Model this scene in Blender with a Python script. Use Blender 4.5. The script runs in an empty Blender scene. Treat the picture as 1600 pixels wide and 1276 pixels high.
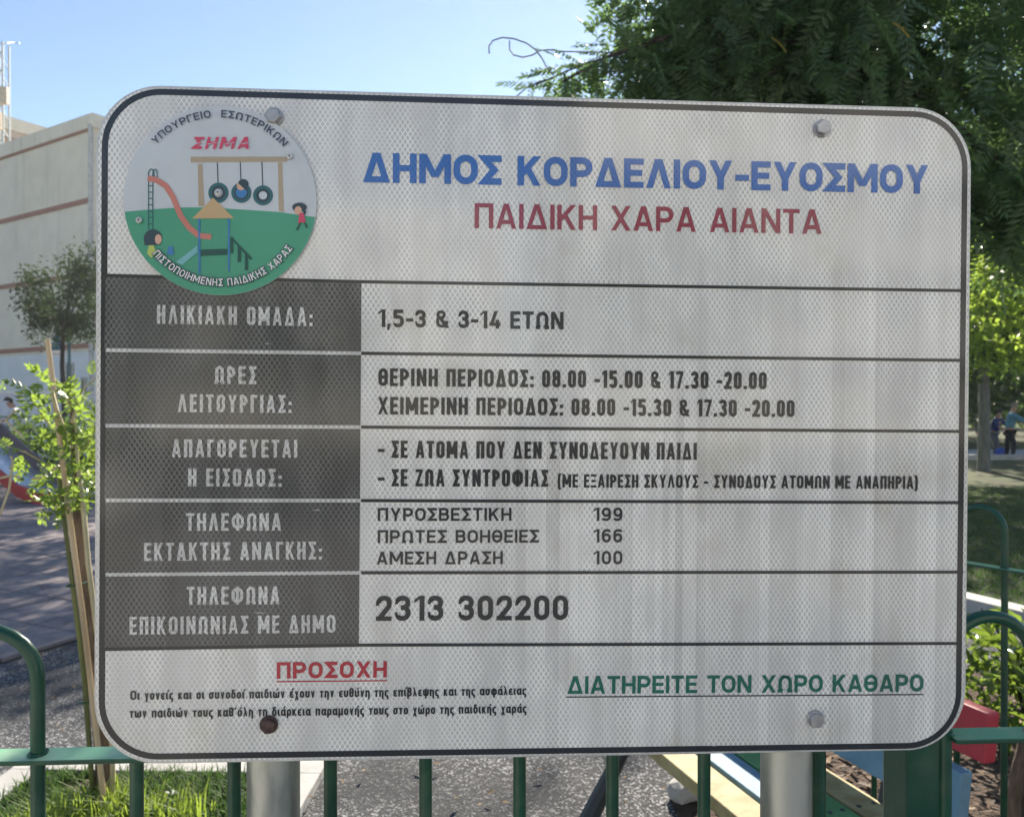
import bpy, bmesh, math, random
import numpy as np
from mathutils import Vector, Matrix, Euler
R = math.radians
random.seed(7); rng = np.random.default_rng(7)
sc = bpy.context.scene
col = sc.collection

# ------------------------------------------------------------------ camera
cam_d = bpy.data.cameras.new('camera'); cam = bpy.data.objects.new('camera', cam_d); col.objects.link(cam)
cam.location = (0, 0, 1.5); cam.rotation_euler = (R(89.62), 0, 0)
cam_d.sensor_width = 36; cam_d.lens = 27; cam_d.clip_start = .02; cam_d.clip_end = 900
cam_d.dof.use_dof = True; cam_d.dof.focus_distance = .88; cam_d.dof.aperture_fstop = 10
sc.camera = cam
CM = Matrix.Translation(cam.location) @ Euler(cam.rotation_euler).to_matrix().to_4x4()
# ------------------------------------------------------------------ light
SUN_AZ, SUN_EL = R(12.5), R(31)
w = bpy.data.worlds.new('World'); sc.world = w; w.use_nodes = True
nt = w.node_tree; bg = nt.nodes['Background']; sky = nt.nodes.new('ShaderNodeTexSky')
sky.sky_type = 'NISHITA'; sky.sun_disc = False; sky.sun_elevation = SUN_EL; sky.sun_rotation = SUN_AZ
sky.air_density = .9; sky.dust_density = .02; sky.ozone_density = 1.2
nt.links.new(sky.outputs[0], bg.inputs[0]); bg.inputs[1].default_value = .070
sd = bpy.data.lights.new('sun', 'SUN'); sd.energy = 4.8; sd.angle = R(.53); sd.color = (1, .91, .77)
sun = bpy.data.objects.new('sun', sd); col.objects.link(sun)
SD = Vector((math.sin(SUN_AZ) * math.cos(SUN_EL), math.cos(SUN_AZ) * math.cos(SUN_EL), math.sin(SUN_EL)))
sun.rotation_euler = SD.to_track_quat('Z', 'Y').to_euler(); sun.location = (3, 10, 12)
vs = sc.view_settings; vs.view_transform = 'Standard'; vs.look = 'None'; vs.exposure = 1.42; vs.gamma = 1; vs.use_curve_mapping = False
sc.render.engine = 'CYCLES'; sc.cycles.max_bounces = 8; sc.cycles.transparent_max_bounces = 8

# ------------------------------------------------------------------ helpers
def ray(px, py): return (CM.to_3x3() @ Vector(((px - 800) / 1200, (638 - py) / 1200, -1)))
def P(px, py, d): return Vector(cam.location) + ray(px, py) * d
def gnd(px, py, z=0.):
    r = ray(px, py); return Vector(cam.location) + r * ((z - cam.location.z) / r.z)

def tag(o, label=None, cat=None, group=None, kind=None):
    for k, v in (('label', label), ('category', cat), ('group', group), ('kind', kind)):
        if v: o[k] = v
    return o
def empty(name, loc=(0, 0, 0), rz=0, **k):
    o = bpy.data.objects.new(name, None); col.objects.link(o); o.location = loc; o.rotation_euler = (0, 0, rz); o.empty_display_size = .1
    return tag(o, **k)
def link(name, me, parent=None, mat=None, **k):
    o = bpy.data.objects.new(name, me); col.objects.link(o)
    if mat and not me.materials: me.materials.append(mat)
    if parent: o.parent = parent
    return tag(o, **k)
def mesh(name, v, f, smooth=False):
    me = bpy.data.meshes.new(name); me.from_pydata([tuple(a) for a in v], [], [tuple(a) for a in f]); me.update()
    if smooth: me.polygons.foreach_set('use_smooth', [True] * len(me.polygons))
    return me
class MB:
    def __init__(s): s.v = []; s.f = []
    def add(s, v, f):
        n = len(s.v); s.v += [tuple(a) for a in v]; s.f += [tuple(i + n for i in a) for a in f]; return s
    def box(s, a, b, bev=0, M=None):
        x0, y0, z0 = a; x1, y1, z1 = b
        v = [Vector(p) for p in ((x0,y0,z0),(x1,y0,z0),(x1,y1,z0),(x0,y1,z0),(x0,y0,z1),(x1,y0,z1),(x1,y1,z1),(x0,y1,z1))]
        if M: v = [M @ p for p in v]
        return s.add(v, [(0,3,2,1),(4,5,6,7),(0,1,5,4),(1,2,6,5),(2,3,7,6),(3,0,4,7)])
    def tube(s, pts, rad, n=8, cap=True):
        pts = [Vector(p) for p in pts]; rad = rad if isinstance(rad, (list, tuple)) else [rad] * len(pts)
        ref = None; rings = []
        for i, p in enumerate(pts):
            t = (pts[min(i + 1, len(pts) - 1)] - pts[max(i - 1, 0)]).normalized()
            if ref is None: ref = t.orthogonal().normalized()
            ref = (ref - t * ref.dot(t)).normalized(); b = t.cross(ref)
            rings.append([p + (ref * math.cos(2*math.pi*k/n) + b * math.sin(2*math.pi*k/n)) * rad[i] for k in range(n)])
        v = [q for r in rings for q in r]; f = []
        for i in range(len(pts) - 1):
            for k in range(n): f.append((i*n+k, i*n+(k+1)%n, (i+1)*n+(k+1)%n, (i+1)*n+k))
        if cap: f.append(tuple(range(n))[::-1]); f.append(tuple((len(pts)-1)*n + k for k in range(n)))
        return s.add(v, f)
    def prism(s, poly, z0, z1):
        n = len(poly); v = [(x, y, z0) for x, y in poly] + [(x, y, z1) for x, y in poly]
        return s.add(v, [tuple(range(n))[::-1], tuple(range(n, 2*n))] + [(i, (i+1)%n, n+(i+1)%n, n+i) for i in range(n)])
    def build(s, name, mat=None, parent=None, smooth=False, bevel=0, **k):
        me = mesh(name, s.v, s.f, smooth)
        if bevel:
            bm = bmesh.new(); bm.from_mesh(me); bmesh.ops.bevel(bm, geom=bm.edges[:], offset=bevel, segments=2, affect='EDGES', profile=.6, clamp_overlap=True); bm.to_mesh(me); bm.free()
        if smooth:
            me.set_sharp_from_angle(angle=R(38))
        return link(name, me, parent, mat, **k)

# ------------------------------------------------------------------ materials
def newmat(name):
    m = bpy.data.materials.new(name); m.use_nodes = True; return m, m.node_tree, m.node_tree.nodes['Principled BSDF']
def N(t, ty, **k):
    n = t.nodes.new(ty)
    for a, b in k.items(): setattr(n, a, b)
    return n
def MA(t, op, a, b=None, c=None):
    n = N(t, 'ShaderNodeMath', operation=op)
    for i, x in enumerate((a, b, c)):
        if x is None: continue
        if hasattr(x, 'is_linked') or hasattr(x, 'links'): t.links.new(x, n.inputs[i])
        else: n.inputs[i].default_value = x
    return n.outputs[0]
def MIX(t, fac, a, b, blend='MIX'):
    n = N(t, 'ShaderNodeMix', data_type='RGBA', blend_type=blend)
    for i, x in ((0, fac), (6, a), (7, b)):
        if hasattr(x, 'links'): t.links.new(x, n.inputs[i])
        else: n.inputs[i].default_value = (*x, 1) if isinstance(x, tuple) and len(x) == 3 else x
    return n.outputs[2]
def NOISE(t, vec, scale, detail=4, rough=.55):
    n = N(t, 'ShaderNodeTexNoise'); n.inputs['Scale'].default_value = scale; n.inputs['Detail'].default_value = detail; n.inputs['Roughness'].default_value = rough
    if vec is not None: t.links.new(vec, n.inputs['Vector'])
    return n.outputs['Fac']
def RAMP(t, fac, a, b):
    n = N(t, 'ShaderNodeMapRange', interpolation_type='SMOOTHSTEP'); t.links.new(fac, n.inputs[0]); n.inputs[1].default_value = a; n.inputs[2].default_value = b
    return n.outputs[0]
def OBJ(t): return N(t, 'ShaderNodeTexCoord').outputs['Object']
def SCALE(t, v, s):
    n = N(t, 'ShaderNodeMapping'); n.inputs['Scale'].default_value = s; t.links.new(v, n.inputs['Vector']); return n.outputs[0]
def BUMP(t, b, h, strength=.3, dist=.01):
    n = N(t, 'ShaderNodeBump'); n.inputs['Strength'].default_value = strength; n.inputs['Distance'].default_value = dist
    t.links.new(h, n.inputs['Height']); t.links.new(n.outputs[0], b.inputs['Normal'])
def simple(name, c, rough=.6, c2=None, scale=8, metal=0, bump=0, bscale=None, bdist=.005, rvar=0, lo=.35, hi=.65, stretch=(1,1,1), coat=0):
    m, t, b = newmat(name); b.inputs['Roughness'].default_value = rough; b.inputs['Metallic'].default_value = metal
    v = SCALE(t, OBJ(t), stretch); n = NOISE(t, v, scale)
    c2 = c2 or tuple(x * .7 for x in c)
    t.links.new(MIX(t, RAMP(t, n, lo, hi), c2, c), b.inputs['Base Color'])
    if bump: BUMP(t, b, NOISE(t, v, bscale or scale * 4), bump, bdist)
    if rvar: t.links.new(MA(t, 'MULTIPLY_ADD', n, rvar, rough - rvar / 2), b.inputs['Roughness'])
    b.inputs['Coat Weight'].default_value = coat
    return m
def leafmat(name, c, c2, trans=.5, tc=None, rough=.45):
    m, t, b = newmat(name); b.inputs['Roughness'].default_value = rough
    info = N(t, 'ShaderNodeNewGeometry'); rnd = info.outputs['Random Per Island']
    cc = MIX(t, rnd, c, c2); t.links.new(cc, b.inputs['Base Color'])
    tr = N(t, 'ShaderNodeBsdfTranslucent')
    tcol = MIX(t, rnd, tc or tuple(x * 2.2 for x in c), tuple(x * 1.5 for x in (tc or c2)))
    t.links.new(tcol, tr.inputs[0])
    mx = N(t, 'ShaderNodeMixShader'); mx.inputs[0].default_value = trans
    t.links.new(b.outputs[0], mx.inputs[1]); t.links.new(tr.outputs[0], mx.inputs[2])
    t.links.new(mx.outputs[0], t.nodes['Material Output'].inputs[0])
    return m

# retroreflective sheeting: fine honeycomb of lighter seams over a base, glossy film on top
def sheet(name, cell, line, spec=1., lines=1., rough=.09, film=.07):
    m, t, b = newmat(name)
    o = OBJ(t); sx = N(t, 'ShaderNodeSeparateXYZ'); t.links.new(o, sx.inputs[0]); u, v = sx.outputs[0], sx.outputs[1]
    p, q = .00575, .0088
    a1 = MA(t, 'FRACT', MA(t, 'ADD', MA(t, 'ADD', MA(t, 'DIVIDE', u, p), MA(t, 'DIVIDE', v, q)), 500.))
    a2 = MA(t, 'FRACT', MA(t, 'ADD', MA(t, 'SUBTRACT', MA(t, 'DIVIDE', u, p), MA(t, 'DIVIDE', v, q)), 500.))
    tri = lambda x: MA(t, 'MULTIPLY', MA(t, 'ABSOLUTE', MA(t, 'SUBTRACT', x, .5)), 2.)
    t1, t2 = tri(a1), tri(a2)
    ln = MA(t, 'SMOOTH_MAX', t1, t2, .25)
    mask = RAMP(t, ln, .60, .90)
    patch = RAMP(t, NOISE(t, SCALE(t, o, (1, .45, 1)), 26, 3), .40, .60)
    patch2 = RAMP(t, NOISE(t, SCALE(t, o, (1, .12, 1)), 34, 2), .42, .58)
    # fine vertical ribs in some patches
    rib = MA(t, 'MULTIPLY', RAMP(t, MA(t, 'SINE', MA(t, 'MULTIPLY', u, 2 * math.pi / .00288)), -.3, .7), patch2)
    mask = MA(t, 'MULTIPLY', mask, MA(t, 'MULTIPLY_ADD', patch, .45 * lines, .55 * lines))
    mask = MA(t, 'MAXIMUM', mask, MA(t, 'MULTIPLY', rib, .35 * lines))
    c = MIX(t, mask, cell, line)
    wn = N(t, 'ShaderNodeTexWhiteNoise', noise_dimensions='1D'); wob = MA(t, 'MULTIPLY', NOISE(t, SCALE(t, o, (1, 0, 1)), 9, 2), .09)
    t.links.new(MA(t, 'FLOOR', MA(t, 'DIVIDE', MA(t, 'ADD', u, wob), .0115)), wn.inputs['W'])
    amt = MA(t, 'MULTIPLY', RAMP(t, MA(t, 'ADD', MA(t, 'MULTIPLY', u, .55), NOISE(t, SCALE(t, o, (1, .5, 1)), 5, 2)), .38, .72), RAMP(t, v, .30, .02))
    strk = MA(t, 'MULTIPLY', MA(t, 'SUBTRACT', wn.outputs[0], .62), MA(t, 'MULTIPLY', amt, .30))
    colm = MA(t, 'ADD', MA(t, 'MULTIPLY_ADD', NOISE(t, SCALE(t, o, (1, .035, 1)), 30, 3, .6), .42, .79), strk)
    mm = N(t, 'ShaderNodeMix', data_type='RGBA', blend_type='MULTIPLY'); mm.inputs[0].default_value = 1.; t.links.new(c, mm.inputs[6])
    cmb = N(t, 'ShaderNodeCombineColor'); [t.links.new(colm, cmb.inputs[i]) for i in range(3)]; t.links.new(cmb.outputs[0], mm.inputs[7])
    grime = MIX(t, RAMP(t, NOISE(t, o, 7, 5, .65), .52, .75), (1, 1, 1), (.90, .875, .82))
    fin = N(t, 'ShaderNodeMix', data_type='RGBA', blend_type='MULTIPLY'); fin.inputs[0].default_value = 1.
    drip = RAMP(t, NOISE(t, SCALE(t, o, (1, .05, 1)), 150, 3, .6), .66, .76); scr = RAMP(t, NOISE(t, SCALE(t, o, (.35, 2.6, 1)), 60, 2, .5), .745, .76)
    top = MIX(t, MA(t, 'MULTIPLY', drip, .16), mm.outputs[2], (.28, .26, .23)); top = MIX(t, MA(t, 'MULTIPLY', scr, .5), top, (.75, .75, .74))
    t.links.new(top, fin.inputs[6]); t.links.new(grime, fin.inputs[7]); t.links.new(fin.outputs[2], b.inputs['Base Color'])
    b.inputs['Roughness'].default_value = .5; b.inputs['Specular IOR Level'].default_value = .3
    gl = N(t, 'ShaderNodeBsdfGlossy'); gl.inputs['Roughness'].default_value = rough
    bp = N(t, 'ShaderNodeBump'); bp.inputs['Strength'].default_value = .12; bp.inputs['Distance'].default_value = .0004
    t.links.new(mask, bp.inputs['Height']); t.links.new(bp.outputs[0], gl.inputs['Normal'])
    fr = N(t, 'ShaderNodeFresnel'); fr.inputs[0].default_value = 1.45
    mx = N(t, 'ShaderNodeMixShader'); t.links.new(MA(t, 'MAXIMUM', fr.outputs[0], film), mx.inputs[0])
    t.links.new(b.outputs[0], mx.inputs[1]); t.links.new(gl.outputs[0], mx.inputs[2]); t.links.new(mx.outputs[0], t.nodes['Material Output'].inputs[0])
    return m

M = {}
M['sheet'] = sheet('white_sheeting', (.57, .56, .535), (.93, .92, .88))
M['dark_sheet'] = sheet('charcoal_sheeting', (.035, .037, .038), (.15, .155, .155), rough=.10, film=.06)
M['white_print'] = sheet('white_print', (.42, .42, .41), (.78, .78, .76))
M['black_print'] = sheet('black_print', (.012, .015, .02), (.03, .034, .04), lines=.8, film=.042)
M['blue_print'] = sheet('blue_print', (.02, .12, .42), (.05, .19, .52), lines=.8, film=.05)
M['red_print'] = sheet('dark_red_print', (.27, .02, .055), (.36, .05, .09), lines=.8, film=.05)
M['bright_red_print'] = sheet('red_print', (.42, .012, .03), (.50, .04, .06), lines=.8, film=.05)
M['green_print'] = sheet('green_print', (.006, .125, .085), (.02, .18, .13), lines=.8, film=.05)
def flat(name, c, rough=.35): return simple(name, c, rough, tuple(x * .93 for x in c), 14)
M['alu'] = simple('weathered_aluminium', (.62, .63, .62), .42, (.5, .5, .49), 40, metal=.55, bump=.1)
M['zinc'] = simple('galvanised_steel', (.50, .51, .47), .42, (.27, .29, .27), 22, metal=.75, bump=.15, bscale=60, bdist=.002, rvar=.25, stretch=(1, 1, .35))
M['bolt'] = simple('zinc_bolt', (.50, .50, .51), .4, (.36, .36, .37), 60, metal=.8, bump=.2, bdist=.001)
M['rust'] = simple('rusty_bolt', (.13, .085, .075), .8, (.06, .035, .03), 200, metal=.2, bump=.5, bdist=.001)
M['green_paint'] = simple('dark_green_paint', (.009, .074, .040), .33, (.007, .056, .032), 14, bump=.12, bscale=90, bdist=.0015, rvar=.15)
def chips(m):
    t = m.node_tree; b = t.nodes['Principled BSDF']; src = b.inputs['Base Color'].links[0].from_socket; o = OBJ(t)
    c1 = MIX(t, RAMP(t, NOISE(t, o, 55, 6, .75), .66, .69), src, (.13, .055, .03)); c2 = MIX(t, MA(t, 'MULTIPLY', RAMP(t, NOISE(t, o, 12, 5, .7), .45, .7), .35), c1, (.10, .13, .10))
    t.links.new(c2, b.inputs['Base Color'])
chips(M['green_paint'])
m = simple('rail_paint_sun_painted_on_top', (.009, .074, .040), .38, (.007, .056, .032), 14, bump=.12, bscale=90, bdist=.0015); t = m.node_tree; b = t.nodes['Principled BSDF']
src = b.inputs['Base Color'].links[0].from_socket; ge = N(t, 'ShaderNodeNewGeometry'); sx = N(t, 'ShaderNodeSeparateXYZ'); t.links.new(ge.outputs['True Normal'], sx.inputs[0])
painted_sun = MIX(t, RAMP(t, NOISE(t, OBJ(t), 30, 5, .7), .35, .7), (.20, .46, .27), (.34, .52, .34))
t.links.new(MIX(t, RAMP(t, sx.outputs[2], .6, .95), src, painted_sun), b.inputs['Base Color']); M['rail_paint'] = m  # up-facing faces coloured lighter green to stand for sunlight on the rail
M['asphalt'] = None
def asphalt(name, base, chip, sc_=1.):
    m, t, b = newmat(name); o = OBJ(t)
    v = N(t, 'ShaderNodeTexVoronoi'); v.inputs['Scale'].default_value = 120 * sc_; v.inputs['Randomness'].default_value = 1; t.links.new(o, v.inputs['Vector'])
    cell = v.outputs['Color']; sp = N(t, 'ShaderNodeSeparateColor'); t.links.new(cell, sp.inputs[0])
    c = MIX(t, RAMP(t, sp.outputs[0], .55, .98), base, chip)
    c = MIX(t, RAMP(t, sp.outputs[1], .80, .84), c, tuple(min(1, x * 2.3) for x in chip))
    big = NOISE(t, o, 1.3, 5); c = MIX(t, RAMP(t, big, .35, .7), c, tuple(x * .8 for x in base))
    fine = NOISE(t, o, 160 * sc_, 3); c = MIX(t, RAMP(t, fine, .45, .62), MIX(t, .45, c, (.02, .02, .022)), c)
    t.links.new(c, b.inputs['Base Color']); b.inputs['Roughness'].default_value = .95; b.inputs['Specular IOR Level'].default_value = .15
    BUMP(t, b, MA(t, 'ADD', v.outputs['Distance'], fine), .6, .006)
    return m
M['asphalt'] = asphalt('asphalt', (.085, .087, .092), (.19, .19, .195))
M['road'] = asphalt('road', (.07, .07, .072), (.12, .12, .12))
M['concrete'] = simple('pale_concrete', (.47, .46, .44), .85, (.36, .35, .335), 5, bump=.4, bscale=60, bdist=.003)
M['soil'] = simple('brown_mulch', (.10, .062, .04), .95, (.032, .022, .016), 26, bump=1, bscale=60, bdist=.03, lo=.3, hi=.6)
M['earth'] = simple('dark_earth', (.06, .05, .03), .95, (.03, .04, .015), 30, bump=.8, bdist=.02)
M['bark'] = simple('brown_bark', (.19, .14, .10), .9, (.07, .05, .035), 22, bump=1, bscale=60, bdist=.02, stretch=(1, 1, .3))
M['grey_bark'] = simple('grey_bark', (.20, .20, .18), .9, (.12, .12, .11), 14, bump=1, bscale=40, bdist=.02, stretch=(1, 1, .3))
M['dark_bark'] = simple('dark_bark', (.075, .06, .05), .9, (.03, .025, .02), 12, bump=1, bscale=30, bdist=.03, stretch=(1, 1, .25))
M['bamboo'] = simple('dry_bamboo', (.62, .45, .27), .5, (.42, .29, .16), 10, bump=.2, stretch=(1, 1, .2))
M['green_cane'] = simple('green_cane', (.15, .17, .05), .5, (.08, .10, .03), 10, bump=.2, stretch=(1, 1, .2))
M['dry_stalk'] = simple('dry_stalk', (.6, .52, .33), .6, (.45, .38, .22), 10)
M['grass'] = leafmat('grass_blades', (.04, .085, .025), (.07, .12, .03), .3, (.10, .20, .035), .7)
M['tuft'] = leafmat('long_grass', (.09, .15, .03), (.14, .19, .04), .45, (.28, .38, .05), .6)
M['leaf_sap'] = leafmat('sapling_leaf', (.045, .09, .025), (.11, .17, .03), .42, (.28, .40, .06), .3)
M['leaf_tree'] = leafmat('tree_leaf', (.065, .11, .06), (.09, .14, .07), .38, (.17, .29, .09), .38)
M['leaf_yel'] = leafmat('yellowed_leaf', (.35, .22, .05), (.30, .20, .06), .5, (.6, .4, .08))
M['leaf_far'] = leafmat('far_leaf', (.035, .065, .025), (.05, .085, .03), .35, (.12, .20, .045), .8)
M['leaf_bright'] = leafmat('backlit_leaf', (.05, .10, .02), (.08, .14, .025), .5, (.36, .50, .07), .3)
M['leaf_round'] = leafmat('round_tree_leaf', (.05, .065, .03), (.075, .08, .04), .25, (.07, .12, .04), .85)
M['leaf_shrub'] = leafmat('shrub_leaf', (.035, .075, .025), (.055, .11, .03), .32, (.26, .38, .05), .22)

# ================================================================== STRUCTURE
def sheetpoly(name, pts, z, mat, parent=None, kind='structure', **k):
    me = mesh(name, [(x, y, z) for x, y in pts], [tuple(range(len(pts)))]); return link(name, me, parent, mat, kind=kind, **k)
def grid_ground(name, x0, x1, y0, y1, n, z, mat):
    return sheetpoly(name, [(x0, y0), (x1, y0), (x1, y1), (x0, y1)], z, mat)
grid_ground('ground', -300, 300, -300, 300, 1, -.03, M['earth'])
M['paving_pale'] = simple('pale_pavement', (.47, .44, .39), .85, (.38, .355, .32), 3, bump=.3, bscale=60, bdist=.003)
road = sheetpoly('road', [(-60, -14), (60, -14), (60, -8), (-60, -8)], -.012, M['road'])
sheetpoly('pavement', [(-60, -8), (60, -8), (60, .9), (-60, .9)], -.006, M['paving_pale'])
BORD = (-2.95, 4.43); E1 = Vector((.42, .907)).normalized(); E2 = Vector((-E1.y, E1.x))
# asphalt path covers the middle
sheetpoly('asphalt_path', [(-9, .9), (9, .9), (9, 30), (-9, 30)], -.004, M['asphalt'])

# paving slabs on the left
m, t, b = newmat('paving_slab'); o_ = OBJ(t); inf = N(t, 'ShaderNodeObjectInfo')
c = MIX(t, inf.outputs['Random'], (.20, .17, .175), (.29, .245, .24)); c = MIX(t, RAMP(t, NOISE(t, o_, 9, 5), .3, .75), c, (.14, .12, .13))
t.links.new(c, b.inputs['Base Color']); b.inputs['Roughness'].default_value = .85; BUMP(t, b, NOISE(t, o_, 80, 4), .4, .004); M['slab'] = m
def q2(a, b_): return (BORD[0] + E1.x * a + E2.x * b_, BORD[1] + E1.y * a + E2.y * b_)
pav = sheetpoly('playground_paving', [q2(-4, 0), q2(-4, 22), q2(26, 22), q2(26, 0)], .0, M['earth'])
S_ = .52; g_ = .012
sl = MB().box((g_/2, g_/2, 0), (S_ - g_/2, S_ - g_/2, .024)); slme = mesh('slab', sl.v, sl.f)
bm = bmesh.new(); bm.from_mesh(slme); bmesh.ops.bevel(bm, geom=[e for e in bm.edges if e.verts[0].co.z > .02 and e.verts[1].co.z > .02], offset=.005, segments=1, affect='EDGES'); bm.to_mesh(slme); bm.free()
slme.materials.append(M['slab']); nsl = 0
far = MB()
for i in range(-6, 44):
    for j in range(0, 40):
        a, b_ = i * S_, j * S_ + (0 if i % 2 else -.0); x, y = q2(a + S_/2, b_ + S_/2)
        if y < 2: continue
        px = 800 + x / y * 1200
        if -260 < px < 560 and y < 13 and nsl < 300:
            o = link('slab', slme, pav); o.location = (*q2(a, b_), random.uniform(.001, .006)); o.rotation_euler = (random.uniform(-.004, .004), random.uniform(-.004, .004), math.atan2(E1.y, E1.x)); nsl += 1
        elif -500 < px < 900:
            x, y = q2(a, b_); Mx = Matrix.Translation((x, y, 0)) @ Matrix.Rotation(math.atan2(E1.y, E1.x), 4, 'Z'); far.box((g_/2, g_/2, 0), (S_-g_/2, S_-g_/2, .026), M=Mx)
far.build('distant_slabs', M['slab'], pav, kind='stuff')

# planting bed with concrete border
def bedpt(x, y): a = R(-1.6); return (x * math.cos(a) - y * math.sin(a), x * math.sin(a) + y * math.cos(a))
bb = MB(); X0, X1, Y0, Y1, W_ = -2.10, -.845, 1.75, 3.14, .125
for a, c_ in (((X0, Y1 - W_), (X1, Y1)), ((X0, Y0), (X0 + W_, Y1 - W_)), ((X1 - W_*.8, Y0), (X1, Y1 - W_)), ((X0 + W_, Y0), (X1 - W_*.8, Y0 + W_))):
    Mx = Matrix.Rotation(R(-1.6), 4, 'Z'); bb.box((a[0], a[1], -.03), (c_[0], c_[1], .035), M=Mx)
bo = bb.build('bed_border', M['concrete'], kind='structure', bevel=.004)
sheetpoly('bed_soil', [bedpt(X0+W_, Y0+W_), bedpt(X1-W_*.8, Y0+W_), bedpt(X1-W_*.8, Y1-W_), bedpt(X0+W_, Y1-W_)], .012, M['soil'])
# soil on the right, kerb and lawn
sheetpoly('mulch_bed', [(.66, 1.3), (4.6, 1.3), (4.6, 4.3), (1.45, 4.3), (.95, 3.4), (.60, 2.9)], .0, M['soil'])
KD = Vector((-.41, .912)); K0 = Vector((3.2, 5.4)); KN = Vector((.912, .41))
def kp(a, n): p = K0 + KD * a + KN * n; return (p.x, p.y)
kb = MB(); kb.prism([kp(-3, .18), kp(-3, 0), kp(7.2, 0), kp(7.2, .18)][::-1], -.03, .13); kb.build('lawn_kerb', M['concrete'], kind='structure', bevel=.008)
m = simple('lawn', (.085, .105, .03), .95, (.04, .055, .02), 3.5, bump=.8, bscale=90, bdist=.03)
t = m.node_tree; b = t.nodes['Principled BSDF']; src = b.inputs['Base Color'].links[0].from_socket
t.links.new(MIX(t, RAMP(t, NOISE(t, OBJ(t), 1.1, 5), .5, .68), src, (.075, .065, .035)), b.inputs['Base Color']); M['lawn'] = m
sheetpoly('lawn', [kp(-3, .18), kp(-3, 14), (30, 19.4), (1.5, 19.4), kp(7.2, .18)], .07, M['lawn'])
sheetpoly('far_path', [(-2, 19.6), (34, 19.6), (34, 24), (-2, 24)], .06, M['concrete'])
fk = MB().box((1.5, 19.4, 0), (34, 19.6, .20)); fk.build('far_kerb', M['concrete'], kind='structure')
sheetpoly('far_lawn', [(-2, 24), (40, 24), (40, 60), (-2, 60)], .07, M['lawn'])

# ------------------------------------------------------------------ buildings
M['cream'] = simple('cream_render', (.80, .71, .56), .9, (.74, .65, .51), 1.2, bump=.15, bscale=30)
def stains(m, z0=.6):
    t = m.node_tree; b = t.nodes['Principled BSDF']; src = b.inputs['Base Color'].links[0].from_socket; o = OBJ(t)
    a = MIX(t, MA(t, 'MULTIPLY', RAMP(t, NOISE(t, SCALE(t, o, (1, 1, .06)), 2.2, 6, .65), .5, .72), .35), src, (.42, .38, .31)); a = MIX(t, MA(t, 'MULTIPLY', RAMP(t, NOISE(t, o, .35, 4), .45, .65), .25), a, (.80, .74, .64))
    t.links.new(a, b.inputs['Base Color'])
stains(M['cream'])
M['cream_low'] = simple('white_render', (.76, .76, .75), .9, (.70, .70, .69), 1.0)
M['stripe'] = simple('red_brown_band', (.36, .16, .11), .85, (.30, .13, .09), 3)
M['glass'] = simple('window_glass', (.03, .035, .04), .1, (.02, .02, .025), 1)
M['wframe'] = simple('window_frame', (.55, .53, .5), .5)
M['pinkish'] = simple('pinkish_render', (.55, .44, .36), .9, (.48, .38, .31), 1)
A_ = Vector((-.852, .524, 0)); B_ = Vector((.524, .852, 0)); CC = Vector((-17.95, 33, 0))
def frameM(o, x, y): return Matrix(((x.x, y.x, 0, o.x), (x.y, y.y, 0, o.y), (0, 0, 1, 0), (0, 0, 0, 1)))
bA = empty('apartment_building', CC, label='cream apartment block with a blind side wall and red-brown bands', cat='building')
FM = frameM(Vector((0, 0, 0)), A_, B_)
MB().box((0, 0, 2.6 + 1.15), (26, 12, 13.3), M=FM).build('wall', M['cream'], bA)
MB().box((.01, .01, 0), (25.99, 11.99, 3.75), M=FM).build('ground_floor_wall', M['cream_low'], bA)
MB().box((-.12, -.12, 13.3), (26.1, 12.1, 13.9), M=FM).build('parapet', M['cream'], bA)
for k, z in enumerate((3.9, 7.0, 10.15, 13.22)):
    MB().box((.25, -.06, z), (26, -.002, z + .2), M=FM).build('band', M['stripe'], bA)
MB().tube([FM @ Vector((-.02, -.14, 0)), FM @ Vector((-.02, -.14, 13.4))], .09).build('drainpipe', M['wframe'], bA)
def window(parent, FM, x, z, w_, h_, side='A', y=-.0):
    mb = MB(); mb.box((x, y - .05, z), (x + .07, y + .02, z + h_), M=FM); mb.box((x + w_ - .07, y - .05, z), (x + w_, y + .02, z + h_), M=FM)
    mb.box((x + .07, y - .05, z), (x + w_ - .07, y + .02, z + .07), M=FM); mb.box((x + .07, y - .05, z + h_ - .07), (x + w_ - .07, y + .02, z + h_), M=FM)
    f = mb.build('window', M['wframe'], parent); MB().box((x + .07, y - .02, z + .07), (x + w_ - .07, y - .003, z + h_ - .07), M=FM).build('pane', M['glass'], f)
window(bA, FM, 1.55, 2.35, .62, .95); window(bA, FM, .55, 2.0, .42, .65)
FMB = frameM(Vector((0, 0, 0)), B_, -A_)
for fl in range(4):
    for k in range(3): window(bA, FMB, 1.4 + k * 3.6, 1.2 + fl * 3.1, 1.5, 1.4)
# rooftop aerial on the block
ae = empty('rooftop_aerial', CC + FM @ Vector((2.05, 2, 13.9)), label='thin television aerial on the roof edge of the cream block', cat='aerial')
mb = MB(); mb.tube([(0, 0, 0), (0, 0, 1.3)], .025, 6); mb.build('mast', M['zinc'], ae)
mb = MB(); mb.tube([(-.1, 0, 1.25), (1.0, 0, 1.25)], .02, 5)
for k in range(6): mb.tube([(.1 + k * .15, -.25, 1.25), (.1 + k * .15, .25, 1.25)], .012, 4)
mb.build('boom', M['zinc'], ae)
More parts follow.
